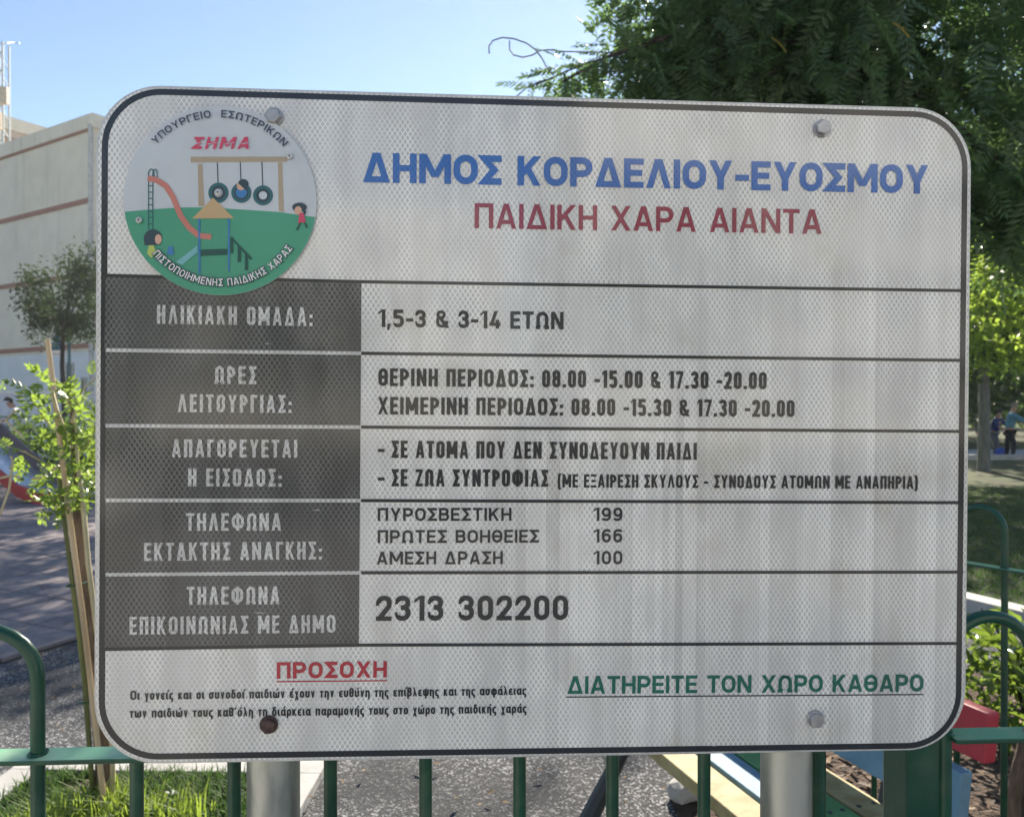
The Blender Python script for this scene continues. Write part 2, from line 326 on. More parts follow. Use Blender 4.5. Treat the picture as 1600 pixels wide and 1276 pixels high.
# second building behind, with its roof edge falling to the right
bB = empty('gabled_building', (-34, 41, 0), label='pinkish building with overhanging roof edge behind the cream block', cat='building')
c0 = P(-60, 158, 52); c1 = P(-60, 158, 52) + Vector(B_) * 30
bz = 1.5 + (630 - 165) / 1200 * 52
B0 = Vector((c0.x, c0.y, 0)) - Vector((-34, 41, 0)); FB = frameM(B0, B_, A_)
MB().box((0, 0, 0), (26, 14, bz - 1.4), M=FB).build('wall', M['pinkish'], bB)
MB().box((-.6, -.6, bz - .9), (26.6, 14.5, bz), M=FB).build('roof', M['cream'], bB)
MB().box((-.45, -.45, bz - 1.4), (26.3, 14.2, bz - .9), M=FB).build('cornice', M['pinkish'], bB)
for k in range(4): window(bB, FB, 2 + k * 3.5, bz - 4.4, 1.3, 1.5)
M['grey_green_mast'] = simple('grey_mast_paint', (.36, .42, .44), .6)
# telecom mast at the left edge
mp = P(2, 150, 40); tm = empty('telecom_mast', (mp.x, mp.y, 0), label='pale lattice antenna mast rising at the left edge', cat='mast')
mb = MB()
for dx, dy in ((-.25, -.25), (.25, -.25), (.25, .25), (-.25, .25)): mb.tube([(dx, dy, 0), (dx, dy, 20.2)], .05, 5)
for k in range(22):
    z = k * .9; mb.tube([(-.25, -.25, z), (.25, -.25, z + .9)], .03, 4); mb.tube([(.25, .25, z), (-.25, .25, z + .9)], .03, 4)
mb.build('lattice', M['grey_green_mast'], tm)
M['antenna'] = simple('antenna_housing', (.62, .5, .36), .6)
for k, (dx, z, h_) in enumerate(((-.3, 17.1, 1.5), (.42, 16.9, .9), (.1, 15.6, .9))): MB().box((dx - .17, -.5, z), (dx + .17, -.28, z + h_)).build('antenna', M['antenna'], tm, bevel=.03)
mb = MB(); mb.tube([(-.2, 0, 20.2), (.9, .1, 20.3)], .02, 5); mb.tube([(.5, -.3, 20.1), (.5, .3, 20.4)], .03, 4); mb.build('whip_antenna', M['zinc'], tm)

# street behind the photographer, seen only as reflections in the sheeting
M['facade'] = simple('ochre_facade', (.70, .66, .58), .9, (.62, .58, .50), .6)
M['facade2'] = simple('grey_facade', (.66, .65, .62), .9, (.58, .57, .55), .6)
def block(name, x0, x1, y, h, mt, label, flo=3.1, bw=3.6):
    b0 = empty(name, ((x0 + x1) / 2, y, 0), label=label, cat='building'); hw = (x1 - x0) / 2
    MB().box((-hw, -12, 0), (hw, 0, h)).build('wall', mt, b0)
    F0 = Matrix.Rotation(math.pi, 4, 'Z'); nf = int(h // flo)
    for f in range(nf):
        n = int((x1 - x0) // bw)
        for k in range(n):
            window(b0, F0, -hw + 1 + k * bw, 1 + f * flo, 1.5, 1.5)
        if f: MB().box((-hw + .6, 0.004, f * flo - .1), (hw - .6, 1.15, f * flo + .05)).build('balcony_slab', mt, b0); MB().box((-hw + .6, 1.08, f * flo + .05), (hw - .6, 1.15, f * flo + .95)).build('balcony_front', M['cream_low'], b0)
    return b0
block('street_building', -34, -14, -33, 10.5, M['facade2'], 'low grey apartment block across the road, left of the gap')
block('street_building', -11, 3, -30, 9.5, M['facade'], 'low ochre apartment block straight across the road')
block('street_building', 5, 22, -24, 13.5, M['facade'], 'tall ochre apartment block across the road on the right')

tub = empty('reflection_tub', (-4.1, -7.3, 0), label='invented white faceted tub behind the photographer, shaped to reflect as a bright patch in the sign', cat='reflection prop')  # unseen tub, made up to mirror as a bright patch in the sheeting
M['white_tub'] = simple('white_tub', (.78, .76, .70), .7)
mb = MB(); v = []; f = []
for r_, z in ((.45, 0), (.86, .34), (.58, .78), (.50, .78), (.45, .6)):
    for k in range(8): a = 2*math.pi*(k + .5)/8; v.append((r_*math.cos(a), r_*math.sin(a), z))
for i in range(4):
    for k in range(8): f.append((i*8+k, i*8+(k+1) % 8, (i+1)*8+(k+1) % 8, (i+1)*8+k))
mb.add(v, f).build('tub', M['white_tub'], tub); MB().prism([(.47*math.cos(2*math.pi*k/8), .47*math.sin(2*math.pi*k/8)) for k in range(8)], .55, .62).build('tub_soil', M['soil'], tub)

# ================================================================== THE SIGN
def rotm(y, p, r):
    cy, sy, cp, sp, cr, sr = math.cos(y), math.sin(y), math.cos(p), math.sin(p), math.cos(r), math.sin(r)
    Ry = Matrix(((cy,0,sy),(0,1,0),(-sy,0,cy))); Rp = Matrix(((1,0,0),(0,cp,-sp),(0,sp,cp))); Rr = Matrix(((cr,-sr,0),(sr,cr,0),(0,0,1)))
    return Ry @ Rp @ Rr
F = Matrix(((1,0,0),(0,-1,0),(0,0,-1)))           # x right, y down, z forward  <->  x right, y up, z toward viewer
Rs = F @ rotm(-.054, .0059, .0067) @ F
SM = CM @ (Matrix.Translation((.038, -.0217, -.8776)) @ Rs.to_4x4())
SH = .7532
def Suv(px, py):
    o = SM.inverted() @ cam.location; d = SM.inverted().to_3x3() @ ray(px, py); k = -o.z / d.z; q = o + d * k; return Vector((q.x, q.y))
sroot = empty('information_sign', (0, 0, 0), label='white reflective playground notice board with Greek text on two steel posts', cat='sign')
base = SM @ Vector((0, 0, -.06)); sroot.location = (base.x, base.y, 0)
RI = Matrix.Translation((-base.x, -base.y, 0)) @ SM       # sign plane in the root's frame
def signpart(o): o.matrix_local = RI; return o
def rrect(x0, y0, x1, y1, r, n=14):
    p = []
    for cx, cy, a0 in ((x1 - r, y1 - r, 0), (x0 + r, y1 - r, 90), (x0 + r, y0 + r, 180), (x1 - r, y0 + r, 270)):
        for k in range(n + 1): a = R(a0 + 90 * k / n); p.append((cx + r * math.cos(a), cy + r * math.sin(a)))
    return p
def flatpoly(name, poly, z, mat, parent, **k):
    o = link(name, mesh(name, [(x, y, z) for x, y in poly], [tuple(range(len(poly)))]), parent, mat, **k); return o
def ring(outer, inner, z):
    n = len(outer); return [(x, y, z) for x, y in outer] + [(x, y, z) for x, y in inner], [(i, (i+1) % n, n + (i+1) % n, n + i) for i in range(n)]
hx, hy = .5, SH / 2; RC = .070
po = rrect(-hx, -hy, hx, hy, RC); pi_ = rrect(-hx + .0022, -hy + .0022, hx - .0022, hy - .0022, RC - .0022)
n = len(po); mb = MB()
mb.add(*ring(po, pi_, .0)); mb.add([(x, y, 0) for x, y in po] + [(x, y, -.018) for x, y in po], [(i, n + i, n + (i+1) % n, (i+1) % n) for i in range(n)])
mb.add([(x, y, -.018) for x, y in po] + [(x, y, -.018) for x, y in rrect(-hx + .012, -hy + .012, hx - .012, hy - .012, RC - .012)], [(i, n + i, n + (i+1) % n, (i+1) % n) for i in range(n)])
lip = signpart(mb.build('folded_edge', M['alu'], sroot))
pf = MB(); pf.add([(x, y, .0008) for x, y in pi_] , [tuple(range(n))]); pf.add([(x, y, .0008) for x, y in pi_] + [(x, y, -.0015) for x, y in pi_], [(i, n + i, n + (i+1) % n, (i+1) % n) for i in range(n)])
pf.add([(x, y, -.0015) for x, y in pi_], [tuple(range(n))[::-1]])
panel = signpart(pf.build('panel', M['sheet'], sroot))
# black frame
TL, TR, BR, BL = Suv(160, 136.8), Suv(1512, 176.8), Suv(1500.5, 1167), Suv(154.5, 1187)
def qrr(off, r, n=14):
    c = [TL + Vector((off, -off)), TR + Vector((-off, -off)), BR + Vector((-off, off)), BL + Vector((off, off))]; p = []
    for i, a0 in ((1, 90), (0, 90), (3, 180), (2, 270)):
        pass
    def arc(cn, sx, sy, a0):
        cx, cy = cn.x + sx * r, cn.y + sy * r
        return [(cx + r * math.cos(R(a0 + 90 * k / n)), cy + r * math.sin(R(a0 + 90 * k / n))) for k in range(n + 1)]
    return arc(c[1], -1, -1, 0) + arc(c[0], 1, -1, 90) + arc(c[3], 1, 1, 180) + arc(c[2], -1, 1, 270)
v, f = ring(qrr(0, .0655), qrr(.0068, .0587), .0010)
link('black_border', mesh('black_border', v, f), sroot, M['black_print']).matrix_local = RI

def rule(name, x0, y0, x1, y1, th, z, mat):
    a, b = Suv(x0, y0), Suv(x1, y1); d = (b - a).normalized(); nn = Vector((-d.y, d.x)) * th / 2
    o = link(name, mesh(name, [(*(a - nn), z), (*(b - nn), z), (*(b + nn), z), (*(a + nn), z)], [(0, 1, 2, 3)]), sroot, mat); o.matrix_local = RI; return o
VX = lambda y: 565 - (y - 450) / 555 * 4
rows = [(430.5, 440.5, 454), (547, 552, 563), (664.8, 667, 673.8), (781, 781.5, 784.8), (897, 894, 893), (1013, 1006.5, 1004.2)]
for i in range(5):
    a, b, = rows[i], rows[i + 1]
    q = [Suv(166, a[0]), Suv(VX(a[1]), a[1]), Suv(VX(b[1]), b[1]), Suv(164, b[0])][::-1]
    o = flatpoly('dark_cell', q, .0012, M['dark_sheet'], sroot); o.matrix_local = RI
rule('row_line', 164, 430.5, 565, 440.5, .0036, .0014, M['black_print']); rule('row_line', 565, 440.5, 1504, 454.3, .0036, .0014, M['black_print'])
for i in range(1, 5):
    rule('white_row_line', 166, rows[i][0], VX(500), rows[i][1], .0040, .0014, M['white_print'])
    rule('row_line', VX(500), rows[i][1], 1504, rows[i][2], .0036, .0014, M['black_print'])
rule('row_line', 162, 1013.3, 561, 1006.8, .0038, .0014, M['black_print']); rule('row_line', 561, 1006.8, 1502, 1004.2, .0036, .0014, M['black_print'])

# ---- monoline lettering
def rounded(pts, rads, closed=False, n=6):
    out = []; L = len(pts)
    for i, p in enumerate(pts):
        p = Vector(p); r = rads[i] if isinstance(rads, (list, tuple)) else rads
        if (not closed and i in (0, L - 1)) or r <= 0: out.append(p); continue
        a = (Vector(pts[i - 1]) - p); b = (Vector(pts[(i + 1) % L]) - p); r = min(r, a.length * .5 if not closed and i > 1 or closed else a.length, b.length * .5 if closed else b.length)
        a.normalize(); b.normalize(); ang = a.angle(b)
        if abs(ang - math.pi) < .05: out.append(p); continue
        dst = r / math.tan(ang / 2) if ang < 3.1 else 0
        dst = min(dst, (Vector(pts[i-1]) - p).length * (.5 if closed or i > 1 else 1), (Vector(pts[(i+1) % L]) - p).length * (.5 if closed or i < L - 2 else 1)); r = dst * math.tan(ang / 2)
        c = p + (a + b).normalized() * (r / math.sin(ang / 2)); s0 = p + a * dst - c; s1 = p + b * dst - c
        a0 = math.atan2(s0.y, s0.x); a1 = math.atan2(s1.y, s1.x); da = (a1 - a0 + math.pi) % (2 * math.pi) - math.pi
        for k in range(n + 1): an = a0 + da * k / n; out.append(c + Vector((math.cos(an), math.sin(an))) * r)
    return out
def stroke(pts, t, closed=False):
    L = len(pts); lf, rt = [], []
    for i, p in enumerate(pts):
        if closed: a, b = pts[i - 1], pts[(i + 1) % L]
        else: a, b = pts[max(i - 1, 0)], pts[min(i + 1, L - 1)]
        d1 = (p - a).normalized() if (p - a).length > 1e-9 else (b - p).normalized(); d2 = (b - p).normalized() if (b - p).length > 1e-9 else d1
        n1 = Vector((-d1.y, d1.x)); n2 = Vector((-d2.y, d2.x)); m_ = (n1 + n2)
        m_ = m_.normalized() if m_.length > 1e-6 else n1; k = t / 2 / max(m_.dot(n1), .42)
        lf.append(p + m_ * k); rt.append(p - m_ * k)
    q = []
    for i in range(L if closed else L - 1): j = (i + 1) % L; q.append([rt[i], rt[j], lf[j], lf[i]])
    return q
def glyph(ch, w, t):
    h = t / 2; L, Rr, B, T = h, w - h, h, 1 - h; out = []; tb = t * .92; r = min((w - t) / 2, .30)
    V = lambda x, a=0., b=1.: out.append([[Vector((x - h, a)), Vector((x + h, a)), Vector((x + h, b)), Vector((x - h, b))]])
    Hh = lambda y, a=0., b=None: out.append([[Vector((a, y - tb/2)), Vector((w if b is None else b, y - tb/2)), Vector((w if b is None else b, y + tb/2)), Vector((a, y + tb/2))]])
    def D(xa, ya, xb, yb):
        s = h * math.sqrt(1 + ((xb - xa) / (yb - ya)) ** 2) * (.95 if w / t > 3 else .80)
        if yb < ya: xa, ya, xb, yb = xb, yb, xa, ya
        out.append([[Vector((xa - s, ya)), Vector((xa + s, ya)), Vector((xb + s, yb)), Vector((xb - s, yb))]])
    def Pth(pts, rr, closed=False): out.append(stroke(rounded([Vector(p) for p in pts], rr, closed), t, closed))
    hw = lambda dx: h * math.sqrt(1 + dx * dx) * (1 if w / t > 3 else .85)
    top = 1 - tb / 2; bot = tb / 2
    if ch in 'ΟO0': Pth([(L,B),(Rr,B),(Rr,T),(L,T)], r, True)
    elif ch == 'Θ': Pth([(L,B),(Rr,B),(Rr,T),(L,T)], r, True); Hh(.5, t * .9, w - t * .9)
    elif ch == 'Ρ': V(L); Pth([(L,T),(Rr,T),(Rr,.44),(L,.44)], [0,.24,.24,0])
    elif ch == 'Β': V(L); Pth([(L,T),(Rr*.96,T),(Rr*.96,.52),(L,.52)], [0,.2,.2,0]); Pth([(L,.52),(Rr,.52),(Rr,B),(L,B)], [0,.2,.2,0])
    elif ch == 'Σ': Pth([(w,T),(h*1.25,T),(w*.66,.5),(h*1.25,B),(w,B)], 0)
    elif ch in 'ΑΔΛ':
        s = hw(w/2); D(s, 0, w/2 - h*.15, 1); D(w - s, 0, w/2 + h*.15, 1)
        if ch == 'Α': Hh(.27, w*.2, w*.8)
        if ch == 'Δ': Hh(bot, s, w - s)
    elif ch == 'Μ': V(L); V(Rr); s = hw(w/2); D(s, 1, w/2, .22); D(w - s, 1, w/2, .22)
    elif ch == 'Ν': V(L); V(Rr); s = hw(w*.7); D(s, 1, w - s, 0)
    elif ch == 'Κ': V(L); s = hw(w*.9); D(L, .34, w - s, 1); D(w*.42, .58, w - s, 0)
    elif ch == 'Χ': s = hw(w*.6); D(s, 0, w - s, 1); D(w - s, 0, s, 1)
    elif ch == 'Υ': s = hw(w*.9); D(s, 1, w/2, .40); D(w - s, 1, w/2, .40); V(w/2, 0, .46)
    elif ch == 'Ζ': Hh(top); Hh(bot); s = hw(w*.7); D(s, bot, w - s, top)
    elif ch == 'Ξ': Hh(top); Hh(bot); Hh(.5, w*.1, w*.9)
    elif ch == 'Π': V(L); V(Rr); Hh(top, t*.5, w - t*.5)
    elif ch == 'Γ': V(L); Hh(top, h)
    elif ch == 'Ε': V(L); Hh(top, h); Hh(bot, h); Hh(.51, h, w*.93)
    elif ch == 'Η': V(L); V(Rr); Hh(.5, h, w - h)
    elif ch == 'Τ': V(w/2); Hh(top)
    elif ch == 'Ι': V(w/2)
    elif ch == 'Φ': V(w/2); Pth([(L,.17),(Rr,.17),(Rr,.85),(L,.85)], r, True)
    elif ch == 'Ω':
        xl, xr = w*.05 + h, w*.95 - h; Pth([(xl, .30), (xl, T), (xr, T), (xr, .30)], [0, r, r, 0]); i = w*.34 ; Pth([(xl, .34), (xl, .22), (i - h*.2, B)], 0); Pth([(xr, .34), (xr, .22), (w - i + h*.2, B)], 0); Hh(bot, 0, i); Hh(bot, w - i, w)
    elif ch == '1': V(Rr); out.append([[Vector((0,.70)), Vector((w-t,.86)), Vector((w-t*.3,1)), Vector((w-t*1.0,1)), Vector((0,.84))]])
    elif ch == '2': Pth([(L,.70),(L,T),(Rr,T),(Rr,.58),(h*1.3,bot)], [0,r,r,.22,0]); Hh(bot)
    elif ch == '3': Pth([(L,.76),(L,T),(Rr*.97,T),(Rr*.97,.53),(w*.36,.53)], [0,r,r,.2,0]); Pth([(w*.36,.53),(Rr,.53),(Rr,B),(L,B),(L,.25)], [0,.22,r,r,0])
    elif ch == '4': s = hw(w); D(w*.60, 1, s, .24); Hh(.24); V(w*.72, 0, .50)
    elif ch == '5': Pth([(w*.95,T),(L*1.1,T),(L*1.1,.5)], 0); Pth([(L*1.1,.58),(Rr,.58),(Rr,B),(L,B),(L,.23)], [0,r,r,r,0])
    elif ch == '6': Pth([(L,B),(Rr,B),(Rr,.60),(L,.60)], r, True); Pth([(L,.35),(L,T),(Rr,T),(Rr,.78)], [0,r,r,0])
    elif ch == '9': Pth([(L,.40),(Rr,.40),(Rr,T),(L,T)], r, True); Pth([(Rr,.65),(Rr,B),(L,B),(L,.22)], [0,r,r,0])
    elif ch == '7': Hh(top); s = hw(w*.6); D(w*.32, 0, w - s, top)
    elif ch == '8': Pth([(L,B),(Rr,B),(Rr,.53),(L,.53)], r, True); Pth([(L*1.15,.53),(Rr*.98,.53),(Rr*.98,T),(L*1.15,T)], r*.9, True)
    elif ch == '&': tq = t; t *= .82; Pth([(w*.16,.58),(w*.64,.58),(w*.64,T),(w*.16,T)], .14, True); Pth([(w*.88,.40),(w*.78,B),(L,B),(L,.56),(w*.36,.56)], [0,.2,.2,.14,0]); D(w*.26,.66,w*.90,0); t = tq
    elif ch == '.': V(w/2, 0, t)
    elif ch == ',': out.append([[Vector((-.02,-.16)), Vector((t*.45,-.16)), Vector((t,t)), Vector((0,t))]])
    elif ch == ':': V(w/2, 0, t); V(w/2, .44, .44 + t)
    elif ch in '-–': Hh(.42)
    elif ch == '(': Pth([(w*.8,1.06),(w*.25,.86),(w*.25,.02),(w*.8,-.16)], .3)
    elif ch == ')': Pth([(w*.2,1.06),(w*.75,.86),(w*.75,.02),(w*.2,-.16)], .3)
    elif ch in LOW: lower(ch, w, h, t, V, Hh, D, Pth)
    return out
LOW = dict(zip('οιγνεςσκαυδωχτηθπβλψφρμ΄', (.56,.28,.54,.54,.50,.50,.60,.54,.60,.56,.56,.82,.54,.48,.56,.56,.62,.58,.56,.74,.76,.56,.58,.26)))
ACC = dict(zip('άέήίόύώ', 'αεηιουω'))
def lower(ch, w, h, t, V, Hh, D, Pth):
    X = .73; L, Rr, B, T = h, w - h, h, X - h; r = min((w - t) / 2, .2)
    O = lambda a=L, b=Rr: Pth([(a,B),(b,B),(b,T),(a,T)], min((b-a)/2, .2), True)
    if ch == 'ο': O()
    elif ch == 'ι': Pth([(h, X), (h, B), (w, B)], [0,.1,0])
    elif ch == 'γ': D(h*1.1, X, w/2, .12); D(w-h*1.1, X, w/2, .12); V(w/2, -.26, .2)
    elif ch == 'ν': D(h*1.1, X, w/2, 0); D(w-h*1.1, X, w/2, 0)
    elif ch == 'ε': Pth([(w*.94,T),(L,T),(L,.38),(w*.8,.38)], [0,.13,.1,0]); Pth([(w*.8,.36),(L,.36),(L,B),(w*.96,B)], [0,.1,.13,0])
    elif ch == 'ς': Pth([(w*.95,T),(L,T),(L,B),(Rr,B),(Rr,-.2),(w*.5,-.2)], [0,.18,.18,.12,.1,0])
    elif ch == 'σ': O(L, Rr*.92); Hh(T, w*.4, w)
    elif ch == 'κ': V(h, 0, X); D(h*1.4, .28, w-h*1.2, X); D(w*.42, .42, w-h*1.1, 0)
    elif ch == 'α': O(L, Rr*.97); Pth([(Rr,X),(Rr,B),(w*1.08,B)], [0,.04,0])
    elif ch == 'υ': Pth([(L,X),(L,B),(Rr,B),(Rr,X)], [0,r,r,0])
    elif ch == 'δ': O(); Pth([(L+.10,.60),(L+.04,.86),(L+.04,1-h),(Rr,1-h)], [0,.1,.06,0])
    elif ch == 'ω': m_ = w/2; Pth([(L,X),(L,B),(m_,B),(m_,.56)], [0,.14,.14,0]); Pth([(m_,.56),(m_,B),(Rr,B),(Rr,X)], [0,.14,.14,0])
    elif ch == 'χ': D(h*1.1, -.25, w-h*1.1, X); D(w-h*1.1, -.25, h*1.1, X)
    elif ch == 'τ': V(w/2, 0, X); Hh(T)
    elif ch == 'η': V(L, 0, X); Pth([(L,T),(Rr,T),(Rr,-.25)], [0,.16,0])
    elif ch == 'θ': Pth([(L,B),(Rr,B),(Rr,1-h),(L,1-h)], r, True); Hh(.5, t*.8, w-t*.8)
    elif ch == 'π': V(L*1.2, 0, X); V(w-h*1.2, 0, X); Hh(T)
    elif ch == 'β': V(L, -.25, .8); Pth([(L,.7),(L,1-h),(Rr*.95,1-h),(Rr*.95,.55),(w*.4,.55)], [0,.15,.15,.1,0]); Pth([(w*.4,.53),(Rr,.53),(Rr,B),(L,B)], [0,.16,.16,0])
    elif ch == 'λ': D(w*.26, 1, w-h*1.1, 0); D(h*1.1, 0, w*.48, .60)
    elif ch == 'ψ': Pth([(L,X),(L,B),(Rr,B),(Rr,X)], [0,.2,.2,0]); V(w/2, -.25, X+.1)
    elif ch == 'φ': O(); V(w/2, -.25, X+.06)
    elif ch == 'ρ': O(); V(L, -.25, .5)
    elif ch == 'μ': Pth([(L,X),(L,B),(Rr,B),(Rr,X)], [0,.14,.14,0]); V(L, -.25, .5); V(Rr, 0, .4)
    elif ch == '΄': D(w*.3, .72, w*.7, 1)
GW = dict(zip('ΑΒΓΔΕΖΗΘΚΛΜΝΞΟΠΡΣΤΥΦΧΩ0123456789-–&() ', (.80,.71,.60,.84,.62,.66,.73,.74,.74,.80,.98,.77,.62,.75,.73,.70,.66,.68,.78,1.0,.78,.82,.64,.42,.64,.64,.68,.64,.64,.60,.66,.64,.44,.5,.78,.3,.3,.34)))
GW.update(LOW); GW.update({a: LOW[b] for a, b in ACC.items()})
def text_line(name, s, x0, y0, x1, y1, cap, t, mat, tr=.10, z=.0015, parent=None, label=None, vx=0):
    a, b = Suv(x0, y0), Suv(x1, y1); Hc = (Suv((x0+x1)/2, (y0+y1)/2 - cap) - Suv((x0+x1)/2, (y0+y1)/2)).length
    Wt = (b - a).length / Hc; fixed = 0; flexible = 0
    for c in s:
        if c in 'Ι.:,': fixed += t
        else: flexible += GW[c]
    fixed += tr * (len(s) - 1); cond = (Wt - fixed) / flexible
    d = (b - a).normalized(); up = Vector((-d.y, d.x)); mb = MB(); x = 0; k = 0
    for c in s:
        w_ = t if c in 'Ι.:,' else GW[c] * cond
        if c != ' ':
            prims = glyph(ACC.get(c, c), w_, t)
            if c in ACC: prims.append([[Vector((w_*.42, .80)), Vector((w_*.42 + t*.8, .80)), Vector((w_*.42 + t*1.7, 1.04)), Vector((w_*.42 + t*.7, 1.04))]])
            for prim in prims:
                k += 1; zz = z + (k % 12) * 2e-5
                for poly in prim:
                    mb.add([(*(a + d * ((x + p.x) * Hc) + up * (p.y * Hc)), zz) for p in poly], [tuple(range(len(poly)))])
        x += w_ + tr
    o = mb.build(name, mat, parent or sroot)
    if label: o['label'] = label
    o.matrix_local = RI; return o
BK, WH = M['black_print'], M['white_print']
TX = [
 ('heading', 'ΔΗΜΟΣ ΚΟΡΔΕΛΙΟΥ-ΕΥΟΣΜΟΥ', 567, 285.4, 1450, 303.4, 45.5, .225, M['blue_print'], .085, 'blue town heading'),
 ('subheading', 'ΠΑΙΔΙΚΗ ΧΑΡΑ ΑΙΑΝΤΑ', 741.5, 357, 1283, 366, 38.5, .175, M['red_print'], .11, 'dark red heading'),
 ('lettering', 'ΗΛΙΚΙΑΚΗ ΟΜΑΔΑ:', 246, 505.8, 488.8, 509.5, 29, .17, WH, .16, None),
 ('lettering', 'ΩΡΕΣ', 336, 599.6, 401, 600.1, 28, .18, WH, .16, None),
 ('lettering', 'ΛΕΙΤΟΥΡΓΙΑΣ:', 278.6, 643.6, 456.3, 645, 28, .18, WH, .16, None),
 ('lettering', 'ΑΠΑΓΟΡΕΥΕΤΑΙ', 269.2, 714, 465, 714.6, 28, .18, WH, .16, None),
 ('lettering', 'Η ΕΙΣΟΔΟΣ:', 294.6, 759.2, 440.5, 759.8, 28, .18, WH, .16, None),
 ('lettering', 'ΤΗΛΕΦΩΝΑ', 291.2, 828.5, 440, 828.3, 27.5, .17, WH, .155, None),
 ('lettering', 'ΕΚΤΑΚΤΗΣ ΑΝΑΓΚΗΣ:', 226, 875.6, 503.5, 873, 28, .17, WH, .155, None),
 ('lettering', 'ΤΗΛΕΦΩΝΑ', 292.5, 943.7, 437.4, 942.9, 28, .17, WH, .155, None),
 ('lettering', 'ΕΠΙΚΟΙΝΩΝΙΑΣ ΜΕ ΔΗΜΟ', 203.3, 990.7, 524.5, 987.2, 28, .17, WH, .155, None),
 ('lettering', '1,5-3 & 3-14 ΕΤΩΝ', 591.4, 511, 880.2, 515, 27.5, .20, BK, .12, None),
 ('lettering', 'ΘΕΡΙΝΗ ΠΕΡΙΟΔΟΣ: 08.00 -15.00 & 17.30 -20.00', 591.4, 603, 1197, 608.3, 27.4, .195, BK, .12, None),
 ('lettering', 'ΧΕΙΜΕΡΙΝΗ ΠΕΡΙΟΔΟΣ: 08.00 -15.30 & 17.30 -20.00', 590.8, 647.2, 1240.5, 651.5, 27, .195, BK, .12, None),
 ('lettering', '-', 590.3, 714.7, 601, 714.8, 27, .2, BK, .1, None),
 ('lettering', 'ΣΕ ΑΤΟΜΑ ΠΟΥ ΔΕΝ ΣΥΝΟΔΕΥΟΥΝ ΠΑΙΔΙ', 611.6, 715, 1088, 718, 26.8, .195, BK, .12, None),
 ('lettering', '-', 590.3, 759.2, 601, 759.3, 27, .2, BK, .1, None),
 ('lettering', 'ΣΕ ΖΩΑ ΣΥΝΤΡΟΦΙΑΣ', 611.6, 759.4, 856.3, 760, 26.8, .195, BK, .12, None),
 ('lettering', '(ΜΕ ΕΞΑΙΡΕΣΗ ΣΚΥΛΟΥΣ – ΣΥΝΟΔΟΥΣ ΑΤΟΜΩΝ ΜΕ ΑΝΑΠΗΡΙΑ)', 872, 761, 1432, 763.4, 20.4, .19, BK, .105, None),
 ('lettering', 'ΠΥΡΟΣΒΕΣΤΙΚΗ', 590.3, 813.4, 799, 813, 20.3, .19, BK, .15, None),
 ('lettering', 'ΠΡΩΤΕΣ ΒΟΗΘΕΙΕΣ', 590.3, 847.9, 842, 847, 20.3, .19, BK, .15, None),
 ('lettering', 'ΑΜΕΣΗ ΔΡΑΣΗ', 588.8, 881.3, 785.5, 880.6, 20.3, .19, BK, .15, None),
 ('lettering', '199', 927, 813.4, 972, 813.2, 21, .19, BK, .18, None),
 ('lettering', '166', 927, 847, 972, 846.8, 21, .19, BK, .18, None),
 ('lettering', '100', 927, 881, 972, 880.8, 21, .19, BK, .18, None),
 ('lettering', '2313 302200', 587.5, 969, 887.2, 967.6, 38.8, .195, BK, .14, None),
 ('warning_title', 'ΠΡΟΣΟΧΗ', 432.8, 1059.2, 604.5, 1057, 25.6, .21, M['bright_red_print'], .15, None),
 ('slogan', 'ΔΙΑΤΗΡΕΙΤΕ ΤΟΝ ΧΩΡΟ ΚΑΘΑΡΟ', 886, 1082.8, 1441.5, 1079.2, 27.4, .195, M['green_print'], .11, None),
]
for nm, s, x0, y0, x1, y1, cap, t_, mt, tr, lb in TX: text_line(nm, s, x0, y0, x1, y1, cap, t_, mt, tr, label=lb)
rule('underline', 432.3, 1063.8, 605, 1062.2, .0014, .0014, M['bright_red_print']); rule('underline', 884.7, 1087.8, 1442, 1083.8, .0014, .0014, BK)

# ---- small lower-case print: the built-in font, narrowed
def font_mesh(s, off=0.):
    cu = bpy.data.curves.new('t', 'FONT'); cu.body = s; cu.size = 1; cu.offset = off; cu.resolution_u = 3
    o = bpy.data.objects.new('t', cu); col.objects.link(o); bpy.context.view_layer.update()
    me = o.evaluated_get(bpy.context.evaluated_depsgraph_get()).to_mesh(); v = [Vector(x.co) for x in me.vertices]; f = [tuple(p.vertices) for p in me.polygons]
    bpy.data.objects.remove(o); bpy.data.curves.remove(cu); return v, f
def fatten(v, f, off, z, dirs=8):
    V = []; Fc = []
    for k in range(dirs + 1):
        dx, dy = (0, 0) if k == 0 else (off * math.cos(2*math.pi*k/dirs), off * math.sin(2*math.pi*k/dirs)); n_ = len(V); V += [(p.x + dx, p.y + dy, z + k * 2.5e-5) for p in v]; Fc += [tuple(i + n_ for i in q) for q in f]
    return [Vector(p) for p in V], Fc
def small_line(s, x0, y0, x1, y1, cap, off=.026):
    v, f = font_mesh(s, 0); v, f = fatten(v, f, off, .0026, 6); xa = min(p.x for p in v); xb = max(p.x for p in v); a, b = Suv(x0, y0), Suv(x1, y1); d = b - a; up = Vector((-d.y, d.x)).normalized()
    Hc = (Suv(x0, y0 - cap) - a).length / .73
    vv = [(*(a + d * ((p.x - xa) / (xb - xa)) + up * (p.y * Hc)), p.z) for p in v]
    o = link('small_print', mesh('small_print', vv, f), sroot, BK); o.matrix_local = RI
text_line('small_print', 'Οι γονείς και οι συνοδοί παιδιών έχουν την ευθύνη της επίβλεψης και της ασφάλειας', 204.4, 1092.3, 822, 1084.2, 14.4, .185, BK, .11)
